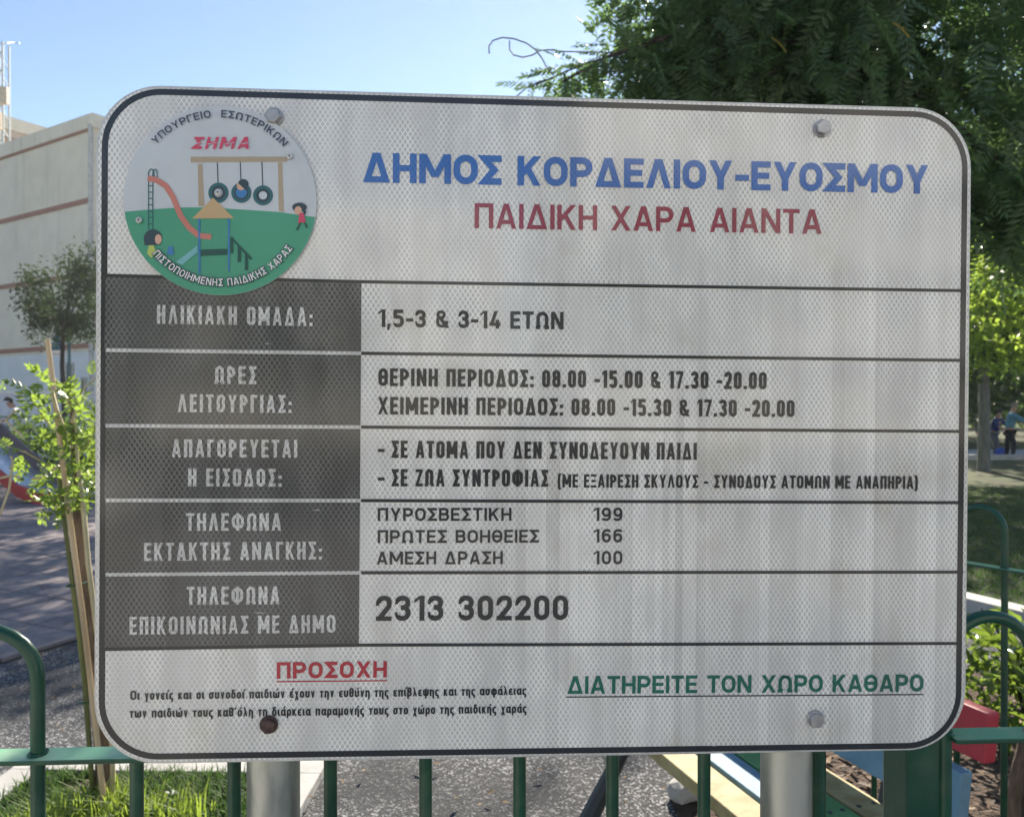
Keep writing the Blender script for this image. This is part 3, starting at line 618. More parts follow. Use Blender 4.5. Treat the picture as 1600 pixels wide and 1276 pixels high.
text_line('small_print', 'των παιδιών τους καθ΄όλη τη διάρκεια παραμονής τους στο χώρο της παιδικής χαράς', 203.4, 1120, 822.6, 1112.2, 14.4, .185, BK, .11)

# ---- round plate
BC = Suv(346.8, 314.8); BR_ = .1052
badge = empty('round_plate'); badge.parent = sroot; badge.matrix_local = RI
def Bp(x, y): return Suv(180 + x / 3.868, 150 + y / 3.868)
circ = [(BC.x + BR_ * math.cos(2*math.pi*k/72), BC.y + BR_ * math.sin(2*math.pi*k/72)) for k in range(72)]
M['plate_sky'] = flat('plate_sky', (.60, .64, .68)); M['plate_green'] = flat('plate_green', (.07, .36, .22)); M['plate_tan'] = flat('plate_tan', (.46, .37, .26))
M['plate_orange'] = flat('plate_orange', (.60, .42, .22)); M['plate_coral'] = flat('plate_coral', (.62, .22, .17)); M['plate_dark'] = flat('plate_dark', (.03, .06, .08))
M['plate_tyre'] = flat('plate_tyre', (.03, .14, .16)); M['plate_blue'] = flat('plate_blue', (.05, .22, .50)); M['plate_lblue'] = flat('plate_light_blue', (.20, .50, .52))
M['plate_skin'] = flat('plate_skin', (.70, .42, .30)); M['plate_pink'] = flat('plate_pink', (.66, .07, .15)); M['plate_white'] = flat('plate_white', (.85, .85, .85)); M['plate_lime'] = flat('plate_lime', (.5, .6, .15))
M['plate_dgreen'] = flat('plate_dark_green', (.01, .09, .07)); M['plate_grey'] = flat('plate_letter_grey', (.06, .08, .13))
mb = MB().prism(circ, .0024, .0042); o = mb.build('disc', M['plate_sky'], badge)
zc = [.0044]
def bpoly(name, pts, mat, raw=False, parent=badge, dz=2.2e-5):
    zc[0] += dz; p = [Vector(q) if raw else Bp(*q) for q in pts]
    return link(name, mesh(name, [(q.x, q.y, zc[0]) for q in p], [tuple(range(len(p)))]), parent, mat)
def bmulti(name, polys, mat):
    mb = MB()
    for pl in polys:
        zc[0] += 2.2e-5; mb.add([(*Bp(*q), zc[0]) for q in pl], [tuple(range(len(pl)))])
    return mb.build(name, mat, badge)
def bstroke(name, pts, wd, mat, rr=0, closed=False):
    zc[0] += 2.2e-5; q = stroke(rounded([Vector(p) for p in pts], rr, closed), wd, closed); mb = MB()
    for pl in q: mb.add([(*Bp(*p), zc[0]) for p in pl], [tuple(range(len(pl)))])
    return mb.build(name, mat, badge)
def disc(cx, cy, rx, ry=None, n=28, a0=0, a1=360): ry = ry or rx; return [(cx + rx * math.cos(R(a0 + (a1 - a0) * k / n)), cy + ry * math.sin(R(a0 + (a1 - a0) * k / n))) for k in range(n + (a1 - a0 < 360))]
gl = []; r_ = BR_ * .998
top = [Bp(*q) for q in ((92, 703), (250, 690), (400, 680), (560, 680), (800, 694), (1000, 708), (1203, 736))]
aR = math.atan2(top[-1].y - BC.y, top[-1].x - BC.x); aL = math.atan2(top[0].y - BC.y, top[0].x - BC.x); aL = aL if aL < 0 else aL - 2*math.pi
arc = [(BC.x + r_ * math.cos(aR + (aL - aR) * k / 40), BC.y + r_ * math.sin(aR + (aL - aR) * k / 40)) for k in range(41)]
bpoly('green_hill', [tuple(p) for p in top[1:-1]] + arc, M['plate_green'], True)
bmulti('swing_frame', [[(465,375),(1045,375),(1045,406),(465,410)], [(508,418),(535,418),(548,672),(512,672)], [(990,408),(1015,408),(1026,708),(994,700)]], M['plate_tan'])
bmulti('swing_rope', [[(622,410),(628,410),(633,540),(627,540)], [(760,408),(766,408),(770,520),(764,520)], [(890,406),(896,406),(901,556),(895,556)]], M['plate_dark'])
for cx, cy, rr in ((632, 592, 61), (770, 592, 61), (900, 608, 60)):
    bpoly('tyre', disc(cx, cy, rr), M['plate_tyre']); bpoly('tyre_inside', disc(cx, cy, rr * .70), M['plate_dark']); bpoly('tyre_hole', disc(cx, cy, rr * .41), M['plate_sky'])
bpoly('printed_child', disc(770, 590, 34), M['plate_blue']); bpoly('printed_child', disc(768, 552, 26), M['plate_skin']); bpoly('printed_child', disc(782, 540, 32, 30, 20, 190, 370) + [(800, 580)], M['plate_dark'])
# ladder and slide
for x in (212, 238): bstroke('ladder_rail', [(x, 812), (x, 470), (x + 12, 443), (x + 26, 470), (x + 26, 520)] if x > 230 else [(x, 812), (x, 470), (x + 16, 441), (x + 34, 470), (x + 34, 520)], 6, M['plate_tyre'], 14)
bmulti('ladder_rung', [[(212, y), (238, y), (238, y + 6), (212, y + 6)] for y in range(548, 800, 38)], M['plate_tyre'])
bstroke('slide', [(208, 506), (262, 516), (318, 552), (360, 620), (405, 730), (455, 800), (515, 850), (590, 858)], 33, M['plate_coral'], 60)
bmulti('hut_post', [[(511, 745), (523, 745), (525, 1078), (513, 1078)], [(689, 745), (701, 745), (700, 1064), (690, 1064)]], M['plate_blue'])
bpoly('hut_roof', [(475, 748), (600, 622), (727, 746)], M['plate_orange']); bpoly('platform', [(525, 935), (686, 929), (686, 965), (525, 972)], M['plate_dgreen'])
bpoly('ramp', [(508, 908), (509, 950), (415, 1026), (378, 1008)], M['plate_lblue'])
bmulti('railing', [[(705, 858), (722, 858), (722, 955), (705, 955)], [(748, 905), (768, 920), (768, 1008), (748, 1008)], [(792, 950), (810, 965), (810, 1058), (792, 1058)], [(706, 868), (722, 868), (838, 988), (826, 996)]], M['plate_dgreen'])
bpoly('printed_child', disc(240, 868, 55, 56, 20, 170, 360) + [(285, 905), (190, 908)], M['plate_dark']); bpoly('printed_child', disc(272, 872, 20, 30), M['plate_skin']); bpoly('printed_child', [(215, 908), (246, 908), (262, 960), (230, 985), (204, 958)], M['plate_lime'])
bpoly('blue_bucket', [(333, 915), (358, 915), (366, 965), (322, 965)], M['plate_blue'])
bpoly('printed_child', disc(1120, 680, 44, 28), M['plate_dark']); bpoly('printed_child', disc(1112, 700, 22, 26), M['plate_skin']); bpoly('printed_child', [(1120, 715), (1145, 715), (1158, 770), (1112, 775)], M['plate_pink']); bpoly('printed_child', [(1150, 690), (1162, 712), (1148, 730), (1140, 700)], M['plate_dark'])
bmulti('printed_legs', [[(1122, 772), (1132, 772), (1110, 818), (1098, 816)], [(1145, 770), (1152, 766), (1172, 798), (1162, 806)]], M['plate_dgreen'])
# SIGMA-ETA-MU-ALPHA italic
def glyph_at(s, x0, x1, yb, capy, t, shear, mat, name):
    n = len(s); xs = x0; tot = sum(GW[c] for c in s) + .22 * (n - 1); k = (x1 - x0) / tot; zc0 = zc[0] + 3e-5; mb = MB(); x = x0; j = 0
    for c in s:
        wv = GW[c] * k / capy
        for prim in glyph(c, wv, t):
            j += 1
            for poly in prim: mb.add([(*Bp(x + (p.x + shear * (p.y - .5)) * capy, yb - p.y * capy), zc0 + (j % 10) * 2e-5) for p in poly], [tuple(range(len(poly)))])
        x += (GW[c] + .22) * k
    zc[0] = zc0 + 2.5e-4; return mb.build(name, mat, badge)
glyph_at('ΣΗΜΑ', 482, 826, 330, 72, .24, .28, M['plate_pink'], 'badge_title')
bmulti('title_gap', [[(x, 300 - 0), (x + 60, 290), (x + 60, 293), (x, 304)] for x in (484, 570, 672, 770)], M['plate_sky'])
def arc_text(s, r_base, a0, a1, cap, t, mat, top, name, z, grow=0.):
    tr = .17; tot = sum((.19 if c == 'Ι' else GW[c] * 1.02) for c in s) + tr * (len(s) - 1); x = 0; mb = MB(); k = 0
    for c in s:
        w_ = .19 if c == 'Ι' else GW[c] * 1.02
        if c != ' ':
            for prim in glyph(c, w_, t):
                k += 1
                for poly in prim:
                    cc = sum(poly, Vector((0, 0))) / len(poly); q = []
                    for p in poly:
                        if grow: d_ = p - cc; p = p + Vector((math.copysign(min(grow, abs(d_.x) + .02), d_.x), math.copysign(min(grow, abs(d_.y) + .02), d_.y)))
                        a = a0 + (a1 - a0) * (x + p.x) / tot; rr = r_base + p.y * cap if top else r_base - p.y * cap; an = math.pi/2 - a if top else -math.pi/2 + a
                        q.append((BC.x + rr * math.cos(an), BC.y + rr * math.sin(an), z + (k % 10) * 2e-5))
                    mb.add(q, [tuple(range(len(q)))])
        x += w_ + tr
    return mb.build(name, mat, badge)
zt = zc[0] + 1e-4; capm = .0082
arc_text('ΥΠΟΥΡΓΕΙΟ  ΕΣΩΤΕΡΙΚΩΝ', BR_ * .868, R(-49.5), R(48.5), capm, .17, M['plate_grey'], True, 'rim_text', zt)
arc_text('ΠΙΣΤΟΠΟΙΗΜΕΝΗΣ ΠΑΙΔΙΚΗΣ ΧΑΡΑΣ', BR_ * .905, R(-50), R(56.5), capm, .17, M['plate_dark'], False, 'rim_text_outline', zt, .13)
arc_text('ΠΙΣΤΟΠΟΙΗΜΕΝΗΣ ΠΑΙΔΙΚΗΣ ΧΑΡΑΣ', BR_ * .905, R(-50), R(56.5), capm, .17, M['plate_white'], False, 'rim_text', zt + 3e-4)
def lathe(mb, c, prof, n=16, hexa=False):
    v = []; f = []
    for r_, z in prof:
        for k in range(n): a = 2*math.pi*k/n; v.append((c[0] + r_ * math.cos(a), c[1] + r_ * math.sin(a), c[2] + z))
    for i in range(len(prof) - 1):
        for k in range(n): f.append((i*n+k, i*n+(k+1) % n, (i+1)*n+(k+1) % n, (i+1)*n+k))
    f.append(tuple((len(prof)-1)*n+k for k in range(n))); mb.add(v, f)
for x, y in ((158, 758), (1062, 375), (632, 592)):
    mb = MB(); lathe(mb, (*Bp(x, y), zt), [(.0036, 0), (.0036, .0008), (.0026, .0018), (.0012, .0019), (.0010, .0012), (0.0004, .0010)], 14); r0 = mb.build('rivet', M['alu'], badge, smooth=True)
    mb = MB(); lathe(mb, (*Bp(x, y), zt + .00125), [(.0010, 0), (.0009, .0001)], 10); mb.build('rivet_hole', M['plate_dark'], badge)
# bolts
for i, (x, y, mt, lb) in enumerate(((429, 184, 'bolt', None), (1283, 202, 'bolt', None), (421, 1130, 'rust', 'rusty bolt'), (1273, 1121.5, 'bolt', None))):
    c = Suv(x, y); mb = MB(); lathe(mb, (c.x, c.y, .0018), [(.0102, 0), (.0102, .0015), (.0096, .0020), (.003, .0020)], 24)
    bo = mb.build('bolt', M[mt], sroot, smooth=True); bo.matrix_local = RI
    if lb: bo['label'] = lb
    mb = MB(); n6 = 6; rot0 = random.random()
    pr = [(.0088, .0020), (.0088, .0062), (.0078, .0072), (.001, .0073)]; v = []; f = []
    for r__, z in pr:
        for k in range(6): a = rot0 + math.pi/3*k; v.append((c.x + r__*math.cos(a), c.y + r__*math.sin(a), .0018 + z))
    for ii in range(3):
        for k in range(6): f.append((ii*6+k, ii*6+(k+1) % 6, (ii+1)*6+(k+1) % 6, (ii+1)*6+k))
    f.append(tuple(18+k for k in range(6))); mb.add(v, f); mb.build('bolt_head', M[mt], bo)
# posts: galvanised pipes behind the board
for px in (427.5, 1228):
    c = P(px, 1200, .905 if px < 800 else .945)
    loc = Vector((c.x - sroot.location.x, c.y - sroot.location.y, 0))
    mb = MB(); mb.tube([loc + Vector((0, 0, z)) for z in (-.02, .4, .8, 1.2, 1.80)], .0302, 28); mb.build('post', M['zinc'], sroot, smooth=True)
# mounting brackets at the back
for py in (215, 1125):
    a = SM @ Vector((-.42, Suv(430, py).y, -.022)); b_ = SM @ Vector((.44, Suv(1280, py).y, -.022)); o0 = sroot.location
    mb = MB(); mb.tube([a - o0, b_ - o0], .009, 4); mb.build('bracket', M['zinc'], sroot)

# ================================================================== FENCE
G = M['green_paint']
def fence(name, p0, d, s, legs, z_top, z_rail, rad, label, rail_ext=(.06, .06), skip=(), root=None):
    """legs: list of pairs (i,j) joined by a hoop; p0 = first leg position, d direction, s spacing"""
    root = root or empty(name, (p0.x, p0.y, 0), label=label, cat='fence'); q = lambda k: Vector((d.x * s * k, d.y * s * k, 0)); r = s / 2
    for i in legs:
        pts = [q(i) + Vector((0, 0, -.02)), q(i) + Vector((0, 0, z_top - r))]
        for k in range(1, 13): a = math.pi * (1 - k / 12); pts.append(q(i + .5) + Vector((d.x * r * math.cos(a), d.y * r * math.cos(a), z_top - r - rad + r * math.sin(a))))
        pts.append(q(i + 1) + Vector((0, 0, -.02)))
        MB().tube(pts, rad, 14).build('hoop_bar', G, root, smooth=True)
    nrm = Vector((-d.y, d.x, 0)); lo, hi = min(legs), max(legs) + 1
    a, b = q(lo) - d.to_3d() * rail_ext[0], q(hi) + d.to_3d() * rail_ext[1]
    for z in (z_rail, .14):
        v = []; hwd = .019
        for p in (a, b):
            for sn, zz in ((-1, -.006), (1, -.006), (1, 0), (-1, 0)): v.append(p + nrm * hwd * sn + Vector((0, 0, z + zz)))
        me = mesh('rail', v, [(0,1,2,3)[::-1], (4,5,6,7), (0,4,7,3)[::-1], (1,2,6,5)[::-1], (3,7,6,2)[::-1], (0,1,5,4)[::-1]])
        bm = bmesh.new(); bm.from_mesh(me); bmesh.ops.recalc_face_normals(bm, faces=bm.faces); bmesh.ops.bevel(bm, geom=bm.edges[:], offset=.001, segments=1, affect='EDGES'); bm.to_mesh(me); bm.free()
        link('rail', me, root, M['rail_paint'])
    # weld beads where bars pass the top rail
    for i in legs:
        for k in (i, i + 1):
            mb = MB(); pts = [q(k) + Vector((math.cos(a) * rad * 1.1, math.sin(a) * rad * 1.1, z_rail + .0015 + random.uniform(-.0008, .001))) for a in [2*math.pi*j/10 for j in range(11)]]; mb.tube(pts, [random.uniform(.0018, .0036) for _ in pts], 5, cap=False); mb.build('weld', G, root)
    return root
b_ = .05; fd = Vector((1, b_)).normalized()
def fpt(px, a=1.0): x_ = (px - 800) / 1200; z = a / (1 - b_ * x_); return Vector((x_ * z, z))
L0 = fpt(57); L1 = fpt(1101); sp_ = (L1 - L0).length / 7; fd = (L1 - L0).normalized()
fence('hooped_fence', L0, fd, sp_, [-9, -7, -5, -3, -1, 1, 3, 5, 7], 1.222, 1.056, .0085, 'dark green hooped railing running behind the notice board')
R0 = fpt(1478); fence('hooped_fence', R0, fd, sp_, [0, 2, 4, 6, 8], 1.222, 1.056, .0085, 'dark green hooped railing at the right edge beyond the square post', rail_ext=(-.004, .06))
gp = empty('gate_post', (*fpt(1434, 1.03), 0), math.atan2(fd.y, fd.x), label='thick square dark green gate post under the right corner of the board', cat='post')
MB().box((-.0315, -.0315, -.02), (.0315, .0315, 1.10)).build('post_tube', G, gp, bevel=.004)
mb = MB().box((-.034, -.034, 1.10), (.034, .034, 1.106)); mb.build('post_cap', G, gp)
stl = fpt(1281, 1.0)
es = MB().tube([(0, 0, -.02), (0, 0, 1.07)], .009, 10).build('end_bar', G, smooth=True); es.location = (stl.x, stl.y, 0); tag(es, 'single green upright bar just right of the right steel post', 'bar')
mb = MB(); mb.tube([(0, 0, -.01), (0, 0, .72), (0.01, 0, .74)], .0022, 6); 
fdir = Vector((.575, -.818)); f0 = gnd(1571, 1276); 
def at_depth(px, d): x_ = (px - 800) / 1200; return Vector((x_ * d, d))
q0 = at_depth(1571, 2.07)
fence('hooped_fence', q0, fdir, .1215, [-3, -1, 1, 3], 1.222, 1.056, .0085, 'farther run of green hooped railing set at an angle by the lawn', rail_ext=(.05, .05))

# ================================================================== BENCH
M['yellow'] = simple('yellow_board', (.40, .34, .17), .75, (.28, .22, .09), 12, bump=.3, bscale=60)
M['pale_blue'] = simple('pale_blue_board', (.17, .30, .40), .7, (.13, .25, .34), 12, bump=.3, bscale=60)
M['bgreen'] = simple('green_board', (.10, .30, .10), .5, (.07, .22, .07), 9, bump=.3, coat=.2)
M['bred'] = simple('red_board', (.46, .03, .05), .5, (.37, .025, .04), 9, bump=.2)
M['dsteel'] = simple('dark_cast_iron', (.03, .04, .045), .5)
BD = Vector((.333, -.943)); th = math.atan2(-BD.x, BD.y) ; pe = Vector((.462, 2.36))
bench = empty('bench', (*pe, 0), label='colourful plank bench with yellow, blue, green and red boards behind the fence', cat='bench')
bx = BD.to_3d(); by = Vector((.943, .333, 0))          # along the bench (towards camera), across (to the right)
BM = Matrix(((bx.x, by.x, 0, 0), (bx.y, by.y, 0, 0), (0, 0, 1, 0), (0, 0, 0, 1)))
x_a, x_b = -.65, .85
seat = [(0, .098, M['yellow']), (.118, .093, M['pale_blue']), (.222, .085, M['bgreen']), (.318, .095, M['yellow'])]
bench_boards = seat
for y_, w_, mt in seat: MB().box((x_a, y_, .378), (x_b, y_ + w_, .42), M=BM).build('seat_board', mt, bench, bevel=.004)
scr = MB(); lathe(scr, (0, 0, 0), [(.007, 0), (.006, .002), (.002, .003)], 8); scm = mesh('screw', scr.v, scr.f); scm.materials.append(M['dsteel'])
for o in list(bench.children):
    if o.name.startswith('seat_board'):
        y0 = min(v.co.dot(by) for v in o.data.vertices); y1 = max(v.co.dot(by) for v in o.data.vertices)
        for x_ in (-.355, .445):
            for yy in (y0 + .022, y1 - .022): sc0 = link('screw', scm, o); sc0.location = BM @ Vector((x_, yy, .42))
def rel(p): return Vector((p[0] - pe.x, p[1] - pe.y, p[2]))
for z0, z1, off, mt, e in ((.475, .60, .415, M['pale_blue'], .68), (.635, .755, .455, M['bred'], .72)):
    sh = Matrix(((1, 0, 0, 0), (0, 1, .12, -.12 * z0), (0, 0, 1, 0), (0, 0, 0, 1))); MB().box((x_a, off, z0), (e, off + .038, z1), M=BM @ sh).build('backrest_board', mt, bench, bevel=.006)
for x_ in (-.38, .42):
    mb = MB(); mb.box((x_, .02, .33), (x_ + .05, .42, .376), M=BM); mb.tube([BM @ Vector((x_ + .025, .10, .35)), BM @ Vector((x_ + .025, -.10, .02))], [.022, .035], 8); mb.tube([BM @ Vector((x_ + .025, .36, .35)), BM @ Vector((x_ + .025, .50, .0))], [.022, .03], 8)
    mb.tube([BM @ Vector((x_ + .025, .40, .33)), BM @ Vector((x_ + .025, .52, .76))], .016, 8); mb.build('iron_leg', M['dsteel'], bench)
lump = gnd(1068, 1247); mb = MB()
bm = bmesh.new(); bmesh.ops.create_icosphere(bm, subdivisions=2, radius=.055); 
for vv in bm.verts: vv.co = Vector((vv.co.x * 1.1, vv.co.y, max(vv.co.z * .95, -.03))) * (1 + .16 * math.sin(vv.co.x * 70) * math.cos(vv.co.y * 60))
me = bpy.data.meshes.new('stone'); bm.to_mesh(me); bm.free(); o = link('stone', me, None, M['concrete'], label='pale rounded concrete lump lying beneath the bench', cat='stone'); o.location = (lump.x, lump.y, .03)

# ================================================================== PLANTS
def compound_leaf(L, npair, ll, lw, droop=.25, ang=62, curl=.2):
    """rachis along +X with paired leaflets"""
    v = []; f = []
    def quad(a, b, w_, nrm):
        d = (b - a); s = d.cross(nrm).normalized() * w_ / 2; m_ = a + d * .42; k = len(v); v.extend([a, m_ + s - nrm * w_ * .18, b, m_ - s - nrm * w_ * .18]); f.extend([(k, k+1, k+2), (k, k+2, k+3)])
    rp = lambda u: Vector((u * L, 0, -droop * L * u * u))
    k = len(v); 
    for i in range(4):
        a, b = rp(i/4), rp((i+1)/4); k = len(v); v.extend([a + Vector((0, .0016, 0)), b + Vector((0, .0012, 0)), b - Vector((0, .0012, 0)), a - Vector((0, .0016, 0))]); f.append((k, k+1, k+2, k+3))
    for i in range(npair):
        u = .16 + .80 * i / max(1, npair - 1); s = ll * (.75 + .5 * math.sin(math.pi * (.15 + .75 * u))) ; p = rp(u)
        for sd_ in (-1, 1):
            a = R(ang + random.uniform(-10, 10)); d = Vector((math.cos(a), sd_ * math.sin(a), -curl + random.uniform(-.15, .1))).normalized()
            quad(p, p + d * s, lw * random.uniform(.85, 1.15), Vector((random.uniform(-.2, .2), random.uniform(-.2, .2), 1)).normalized())
    quad(rp(.97), rp(.97) + Vector((1, 0, -.4)).normalized() * ll, lw, Vector((0, 0, 1)))
    return v, f
def variants(n, *a, **k):
    out = []
    for _ in range(n):
        v, f = compound_leaf(*a, **k); out.append((np.array([tuple(x) for x in v]), f))
    return out
def rot_to(d, roll=0, updir=Vector((0, 0, 1))):
    d = d.normalized(); y = updir.cross(d)
    if y.length < .05: y = Vector((1, 0, 0)).cross(d)
    y.normalize(); z = d.cross(y); m3 = Matrix((d, y, z)).transposed(); return m3 @ Matrix.Rotation(roll, 3, 'X')
def mass(name, items, mat, parent, **k):
    """items: (verts ndarray, faces, Matrix3, loc, scale) joined"""
    V = []; Fc = []; n = 0
    for vv, ff, m3, loc, s in items:
        a = (vv * s) @ np.array(m3).T + np.array(loc); V.append(a); Fc += [tuple(i + n for i in q) for q in ff]; n += len(a)
    V = np.concatenate(V); return link(name, mesh(name, V.tolist(), Fc), parent, mat, **k)
def rand_dir(zb=0.):
    v = Vector(rng.normal(size=3)); v.normalize(); v.z += zb; return v.normalized()
def ell(c, r, n, hollow=.0, gap=None):
    out = []
    while len(out) < n:
        p = rng.normal(size=3); p /= np.linalg.norm(p); p *= (hollow + (1 - hollow) * rng.random()) ** (1/2.2)
        q = Vector(c) + Vector(p * np.array(r))
        if gap and not gap(q): continue
        out.append(q)
    return out
from mathutils import noise as mnoise
def clumpy(freq, thr, seed=0.):
    return lambda q: mnoise.noise(Vector((q.x, q.y, q.z)) * freq + Vector((seed, seed, seed))) > thr
LV = variants(6, .34, 9, .072, .028, droop=.3)
LV2 = variants(4, .30, 8, .066, .025, droop=.15, curl=.5)
# ---- near tree with pinnate leaves, trunk just outside the frame at the right
tb = (4.7, 6.0, 0)
tree = empty('pinnate_tree', tb, label='large overhanging tree with feathery compound leaves filling the upper right', cat='tree')
rl = lambda p: Vector(p) - Vector(tb)
mb = MB(); mb.tube([rl(p) for p in ((4.7, 6, -.05), (4.68, 5.98, .9), (4.6, 5.95, 1.8), (4.45, 5.9, 2.6), (4.2, 5.95, 3.6), (3.95, 6.1, 4.8), (3.8, 6.2, 5.6))], [.17, .14, .125, .11, .08, .05, .03], 12); mb.build('trunk', M['dark_bark'], tree, smooth=True)
limbs = [[(4.5, 5.9, 2.3), (3.7, 5.6, 3.1), (2.7, 5.2, 3.62), (1.8, 4.95, 3.82), (1.05, 4.75, 3.78), (.6, 4.65, 3.60), (.3, 4.6, 3.42)],
         [(4.3, 5.95, 3.2), (3.4, 5.8, 3.95), (2.3, 5.5, 4.4), (1.5, 5.2, 4.5), (1.0, 5.1, 4.3)],
         [(4.45, 5.9, 2.6), (4.0, 6.6, 3.4), (3.2, 7.0, 4.0)], [(4.4, 5.9, 2.9), (5.0, 6.4, 3.8), (5.6, 6.6, 4.6)],
         [(4.0, 6.1, 4.6), (3.2, 5.9, 5.1), (2.3, 5.7, 5.2)]]
for l in limbs:
    n_ = len(l); MB().tube([rl(p) for p in l], [.036 * (1 - .9 * i / (n_ - 1)) + .003 for i in range(n_)], 7).build('limb', M['dark_bark'], tree, smooth=True)
# twigs carrying separate leaves against the sky
twigs = [[(.6, 4.65, 3.60), (.35, 4.62, 3.5), (.14, 4.6, 3.40)], [(1.05, 4.75, 3.78), (.78, 4.72, 3.72), (.55, 4.7, 3.62), (.3, 4.68, 3.50)],
         [(1.05, 4.75, 3.78), (.8, 4.7, 3.95), (.66, 4.7, 4.08), (.60, 4.7, 4.3)], [(1.3, 4.8, 3.8), (1.05, 4.75, 4.0), (.98, 4.75, 4.25), (1.0, 4.8, 4.5)],
         [(1.6, 4.9, 3.85), (1.35, 4.8, 3.72), (1.1, 4.75, 3.55), (.85, 4.7, 3.42)], [(1.8, 4.95, 3.82), (1.5, 4.85, 4.05), (1.3, 4.8, 4.2), (1.1, 4.75, 4.25)],
         [(2.0, 5.0, 3.8), (1.7, 4.8, 3.6), (1.4, 4.7, 3.42)], [(1.5, 5.2, 4.5), (1.25, 5.0, 4.3), (1.1, 4.9, 4.05)], [(.9, 4.72, 3.75), (.75, 4.68, 3.6), (.6, 4.66, 3.48)]]
leafmes = []
for vv, ff in LV + LV2:
    me = mesh('leaf', vv.tolist(), ff); me.materials.append(M['leaf_tree']); leafmes.append(me)
nleaf = 0
def put_leaf(p, d, s, roll, parent=tree, base_=tb, mes=leafmes):
    global nleaf
    o = link('leaf', random.choice(mes), parent); o.matrix_local = Matrix.Translation(Vector(p) - Vector(base_)) @ rot_to(d, roll).to_4x4() @ Matrix.Scale(s, 4); nleaf += 1
for l in twigs:
    MB().tube([rl(p) for p in l], [.007, .005, .0035, .002][:len(l)], 5).build('twig', M['dark_bark'], tree)
    for seg in range(len(l) - 1):
        a, b = Vector(l[seg]), Vector(l[seg + 1]); n_ = max(3, int((b - a).length / .045))
        for k in range(n_):
            p = a.lerp(b, (k + random.random()) / n_); d = (b - a).normalized(); side = Vector((-d.z, random.uniform(-.7, .7), d.x)) * random.choice((-1, 1))
            put_leaf(p, (d * random.uniform(.1, .9) + side * random.uniform(.4, 1) + Vector((0, 0, -.25))), random.uniform(.55, .95), random.uniform(-.9, .9))
for q in ell((1.75, 5.0, 3.72), (.85, .5, .40), 70, gap=clumpy(1.6, -.15)): put_leaf(q, rand_dir(-.1), random.uniform(.7, 1.1), random.uniform(-.8, .8))
for q in ell((1.0, 4.75, 3.60), (.52, .3, .24), 46) + ell((.78, 4.72, 3.98), (.2, .2, .3), 16) + ell((1.25, 4.8, 4.05), (.3, .3, .25), 26): put_leaf(q, rand_dir(-.15), random.uniform(.65, 1.0), random.uniform(-.8, .8))
items = []
def leafmass(c, r, n, gap=None, s=(.75, 1.2), hollow=0, lv=LV):
    for q in ell(c, r, n, hollow, gap):
        vv, ff = random.choice(lv); d = rand_dir(-.15); items.append((vv, ff, rot_to(d, random.uniform(-.8, .8)), Vector(q) - Vector(tb), random.uniform(*s)))
leafmass((.62, 4.72, 3.46), (.52, .22, .12), 95, s=(.5, .8)); leafmass((.70, 4.72, 3.95), (.13, .13, .36), 55, s=(.5, .8)); leafmass((1.2, 4.85, 3.66), (.45, .3, .30), 110, s=(.6, .9))
leafmass((3.65, 6.2, 4.45), (1.9, 1.8, 1.85), 2150, clumpy(1.3, -.14, 3.))
leafmass((2.05, 5.3, 3.9), (1.2, .8, .68), 1250, clumpy(1.3, -.22, 1.))
leafmass((1.9, 5.4, 4.75), (.9, .8, .45), 500, clumpy(1.5, -.1, 5.))
leafmass((3.3, 5.3, 3.0), (.8, .7, .55), 300, clumpy(1.5, -.15, 5.))
mass('foliage', items, M['leaf_tree'], tree, kind='stuff')
# few yellowed leaves
vv, ff = LV[0]; yl = mesh('yellow_leaf', vv.tolist(), ff); yl.materials.append(M['leaf_yel'])
for px, py in ((1390, 32), (1200, 55)):
    o = link('leaf', yl, tree, label='yellowed leaf'); o.matrix_local = Matrix.Translation(P(px, py, 4.35) - Vector(tb)) @ rot_to(Vector((.7, -.4, -.5))).to_4x4() @ Matrix.Scale(.4, 4)
# vine tendrils reaching out of the crown
M['tendril'] = simple('tendril', (.16, .13, .12), .7)
vine = empty('climbing_vine', tb, label='thin curling vine tendrils reaching out of the crown into the sky', cat='vine')
for crv, dp in (([(870,330),(700,325),(560,322),(470,312),(410,318),(370,345),(310,360),(250,345),(225,310),(225,255)], 4.55), ([(500,470),(455,420),(430,370),(390,315),(330,270),(250,242),(180,236),(120,255),(95,290),(97,335)], 4.5), ([(250,620),(330,550),(415,510),(500,490)], 4.6), ([(980,150),(1000,70),(1030,-60)], 4.7), ([(1120,180),(1135,60),(1148,-60)], 4.7), ([(1500,100),(1520,40),(1522,-60)], 4.8), ([(640,450),(720,440),(800,370),(830,330)], 4.5)):
    pts = [P(740 + x / 4, y / 4, dp + .06 * math.sin(i)) - Vector(tb) for i, (x, y) in enumerate(crv)]; MB().tube(pts, .0042, 5).build('tendril', M['tendril'], vine, smooth=True)

